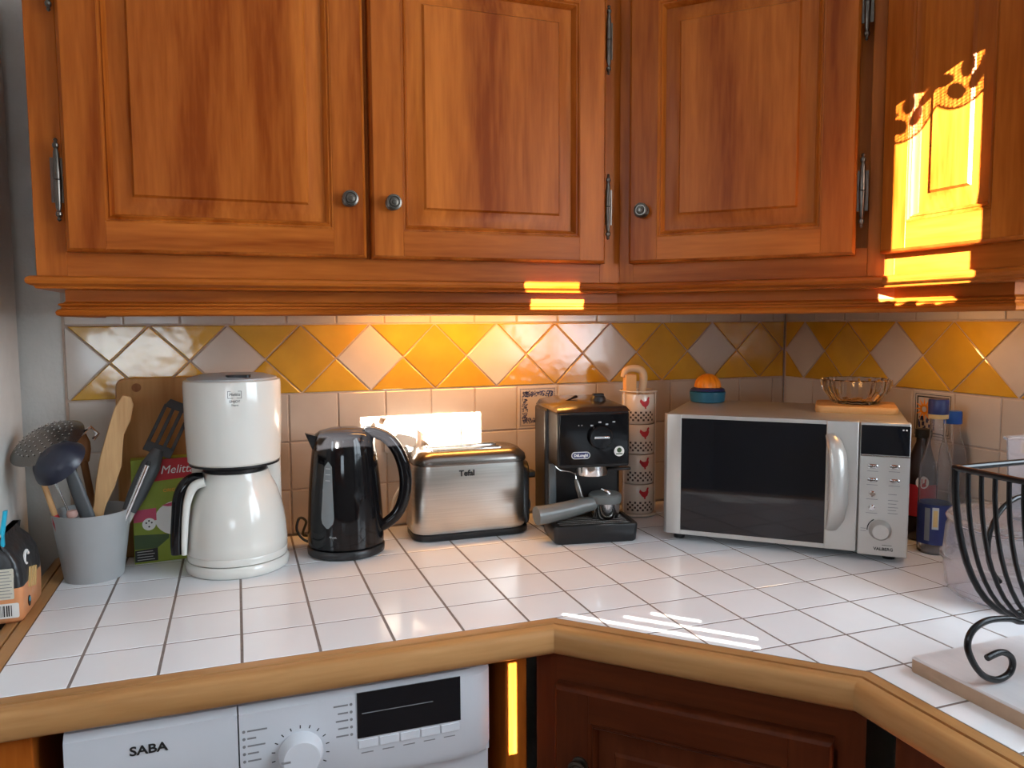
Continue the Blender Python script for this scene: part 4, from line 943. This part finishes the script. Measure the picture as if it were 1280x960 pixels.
# ============================================================ stone board and wire basket
sbd = thing('chopping_board', 'thick pale chopping board under the black wire basket', 'chopping board', (1.240, -1.185, .90))
B().rings([[(x, y, z) for x, y in rrect(.302 - e_, .334 - e_, .004, 3)] for z, e_ in ((0, .002), (.002, 0), (.0188, 0))]).build('board', mat('board_edge_wood', (.40, .27, .18), .5, vary=.1, vscale=30), sbd, smooth=30)
B().rings([[(x, y, z) for x, y in rrect(.302 - e_, .334 - e_, .004, 3)] for z, e_ in ((.0188, 0), (.0205, 0), (.022, .003))]).build('top_face', BRD, sbd, smooth=30)
bk = thing('wire_basket', 'black wire fruit basket with curled scroll feet on the pale board', 'basket', (1.236, -1.18, .922))
def W_(x, y, z): return (x - 1.236, y + 1.18, z - .922)
rim = [W_(1.110, -1.058, 1.19), W_(1.362, -1.058, 1.19), W_(1.362, -1.302, 1.19), W_(1.110, -1.302, 1.19)]
rb = B()
for i in range(4):
    a, b_ = Vector(rim[i]), Vector(rim[(i+1) % 4]); d = (b_-a).normalized()
    rb.tube([a - d*.003, b_ + d*.003], .0042, 10)
rb.build('rim', BKS, bk, smooth=60)
def rib_pts(y, x0=1.110, x1=1.238):
    out = []
    for t in range(13):
        u = t/12*PI/2
        out.append(W_(x0 + (x1-x0)*(1-math.cos(u)), y, .977 + (1.19-.977)*(1-math.sin(u))))
    return out
ys = [-1.058 - i*.0187 for i in range(14)]
for y in ys:
    L_ = rib_pts(y); Rr = [(-p[0]*1 + .001, p[1], p[2]) for p in L_][::-1]
    B().tube(L_ + Rr[1:], .0030 if y < -1.06 else .0045, 8).build('rib', BKS, bk, smooth=60)
for y in (-1.058, -1.302):
    pts = [W_(1.236 + .062*math.cos(a), y, 1.078 + .064*math.sin(a)) for a in [PI*(-.30 + 1.6*i/24) + .0 for i in range(25)]]
    B().tube(pts, .0035, 8).build('end_loop', BKS, bk, smooth=60)
B().box(-.012, .012, -.122, .122, .047, .053).build('base_bar', BKS, bk, bevel=.001)
scroll = [(1.236, 1.004), (1.169, .997), (1.143, 1.004), (1.105, 1.007), (1.080, .998), (1.072, .979), (1.084, .954), (1.103, .935), (1.126, .9265), (1.146, .931), (1.152, .943), (1.146, .955), (1.129, .962), (1.106, .958)]
def smooth_path(p, n=6):
    out = []
    for i in range(len(p)-1):
        a, b_, c, d = p[max(i-1, 0)], p[i], p[i+1], p[min(i+2, len(p)-1)]
        for k in range(n):
            t = k/n
            out.append(tuple(.5*((2*b_[j]) + (-a[j]+c[j])*t + (2*a[j]-5*b_[j]+4*c[j]-d[j])*t*t + (-a[j]+3*b_[j]-3*c[j]+d[j])*t**3) for j in range(2)))
    return out + [p[-1]]
spt = smooth_path(scroll)
for y in (-1.117, -1.245):
    for sgn in (1, -1):
        B().tube([((x-1.236)*sgn, y + 1.18, z - .922) for x, z in spt], .0042, 8).build('scroll_foot', BKS, bk, smooth=60)
B().box(-.008, .008, .058, .070, .050, .085).build('foot_clamp', BKS, bk, smooth=0); B().box(-.008, .008, -.072, -.060, .050, .085).build('foot_clamp', BKS, bk, smooth=0)

# ============================================================ coffee bag with a clothes peg
cbg = thing('coffee_bag', 'orange and black foil coffee bag at the left end of the worktop', 'bag', (-.146, -.318, .9005))
def bag_ring(z, wx, wy, j=0.0): return [(x + j, y, z) for x, y in rrect(wx, wy, .010, 3)]
B().rings([bag_ring(0, .058, .124), bag_ring(.006, .064, .132), bag_ring(.042, .066, .136), bag_ring(.058, .066, .136)]).build('lower_foil', OBAG, cbg, smooth=60)
B().rings([bag_ring(.058, .066, .136), bag_ring(.075, .065, .135), bag_ring(.098, .058, .130), bag_ring(.118, .036, .126), bag_ring(.130, .012, .122), bag_ring(.142, .008, .120)]).build('upper_foil', BBAG, cbg, smooth=60)
B().rings([[(x, -.0672, z) for x, z in rrect(.056, .024, .002, 2, -.001, .022)], [(x, -.0686, z) for x, z in rrect(.056, .024, .002, 2, -.001, .022)]]).build('barcode_label', WHT, cbg, smooth=0)
bc_ = B(); xq = -.024
for i in range(17):
    ww = R.choice((.0007, .0013, .002)); bc_.box(xq, xq + ww, -.0689, -.0686, .013, .031); xq += ww + R.choice((.0008, .0012, .0018))
    if xq > .023: break
bc_.build('barcode', BLKP, cbg, smooth=0)
B().rings([[(x, -.0672, z) for x, z in rrect(.050, .050, .002, 2, -.003, .066)], [(x, -.0683, z) for x, z in rrect(.048, .050, .002, 2, -.003, .066)]]).build('text_panel', mat('print_cream', (.60, .57, .47), .5, vary=.03), cbg, smooth=0)
for i in range(9): B().box(-.024, .016 + .003*(i % 2), -.0687, -.0683, .0445 + i*.0052, .0456 + i*.0052).build('print_line', MGRY, cbg, smooth=0)
for i in range(4):
    B().rings([[(.0331, y, z) for y, z in rrect(.008, .034, .003, 3, 0, 0)], [(.0345, y, z) for y, z in rrect(.008, .034, .003, 3, 0, 0)]]).build('biscuit_print', GOLD, cbg, smooth=0).matrix_local = T(0, -.022 + i*.013, .062 - i*.003, rx=-.35)
B().rings([[(.0331, -.030 + .007*math.cos(2*PI*i/16), .024 + .009*math.sin(2*PI*i/16)) for i in range(16)], [(.0342, -.030 + .007*math.cos(2*PI*i/16), .024 + .009*math.sin(2*PI*i/16)) for i in range(16)]]).build('fair_trade_mark', BLKP, cbg, smooth=0)
B().rings([[(.0343, -.031 + .004*math.cos(2*PI*i/12), .027 + .004*math.sin(2*PI*i/12)) for i in range(12)], [(.0347, -.031 + .004*math.cos(2*PI*i/12), .027 + .004*math.sin(2*PI*i/12)) for i in range(12)]]).build('mark_leaf', CYAN, cbg, smooth=0)
B().tube([(.0300, -.020 + .012*math.cos(a), .096 + .011*math.sin(a)) for a in [(.2 + 4.6*i/14) for i in range(15)]], [.0022]*15, 6).build('swirl_print', WHT, cbg)
pgg = thing('clothes_peg', 'bright blue clothes peg clipped on the coffee bag', 'clothes peg', (-.146, -.372, 1.012))
for s_ in (-1, 1):
    B().rings([[(x*1.0 + s_*o_, y, z) for x, y in rrect(.006, .010, .002, 2)] for o_, z in ((.0055, .0), (.0060, .012), (.0055, .030), (.0125, .072))]).build('jaw', CYAN, pgg, smooth=40)
B().lathe([(.006, -.006), (.006, .006)], 14, M=T(0, 0, .032, rx=PI/2)).build('spring', CHR, pgg)
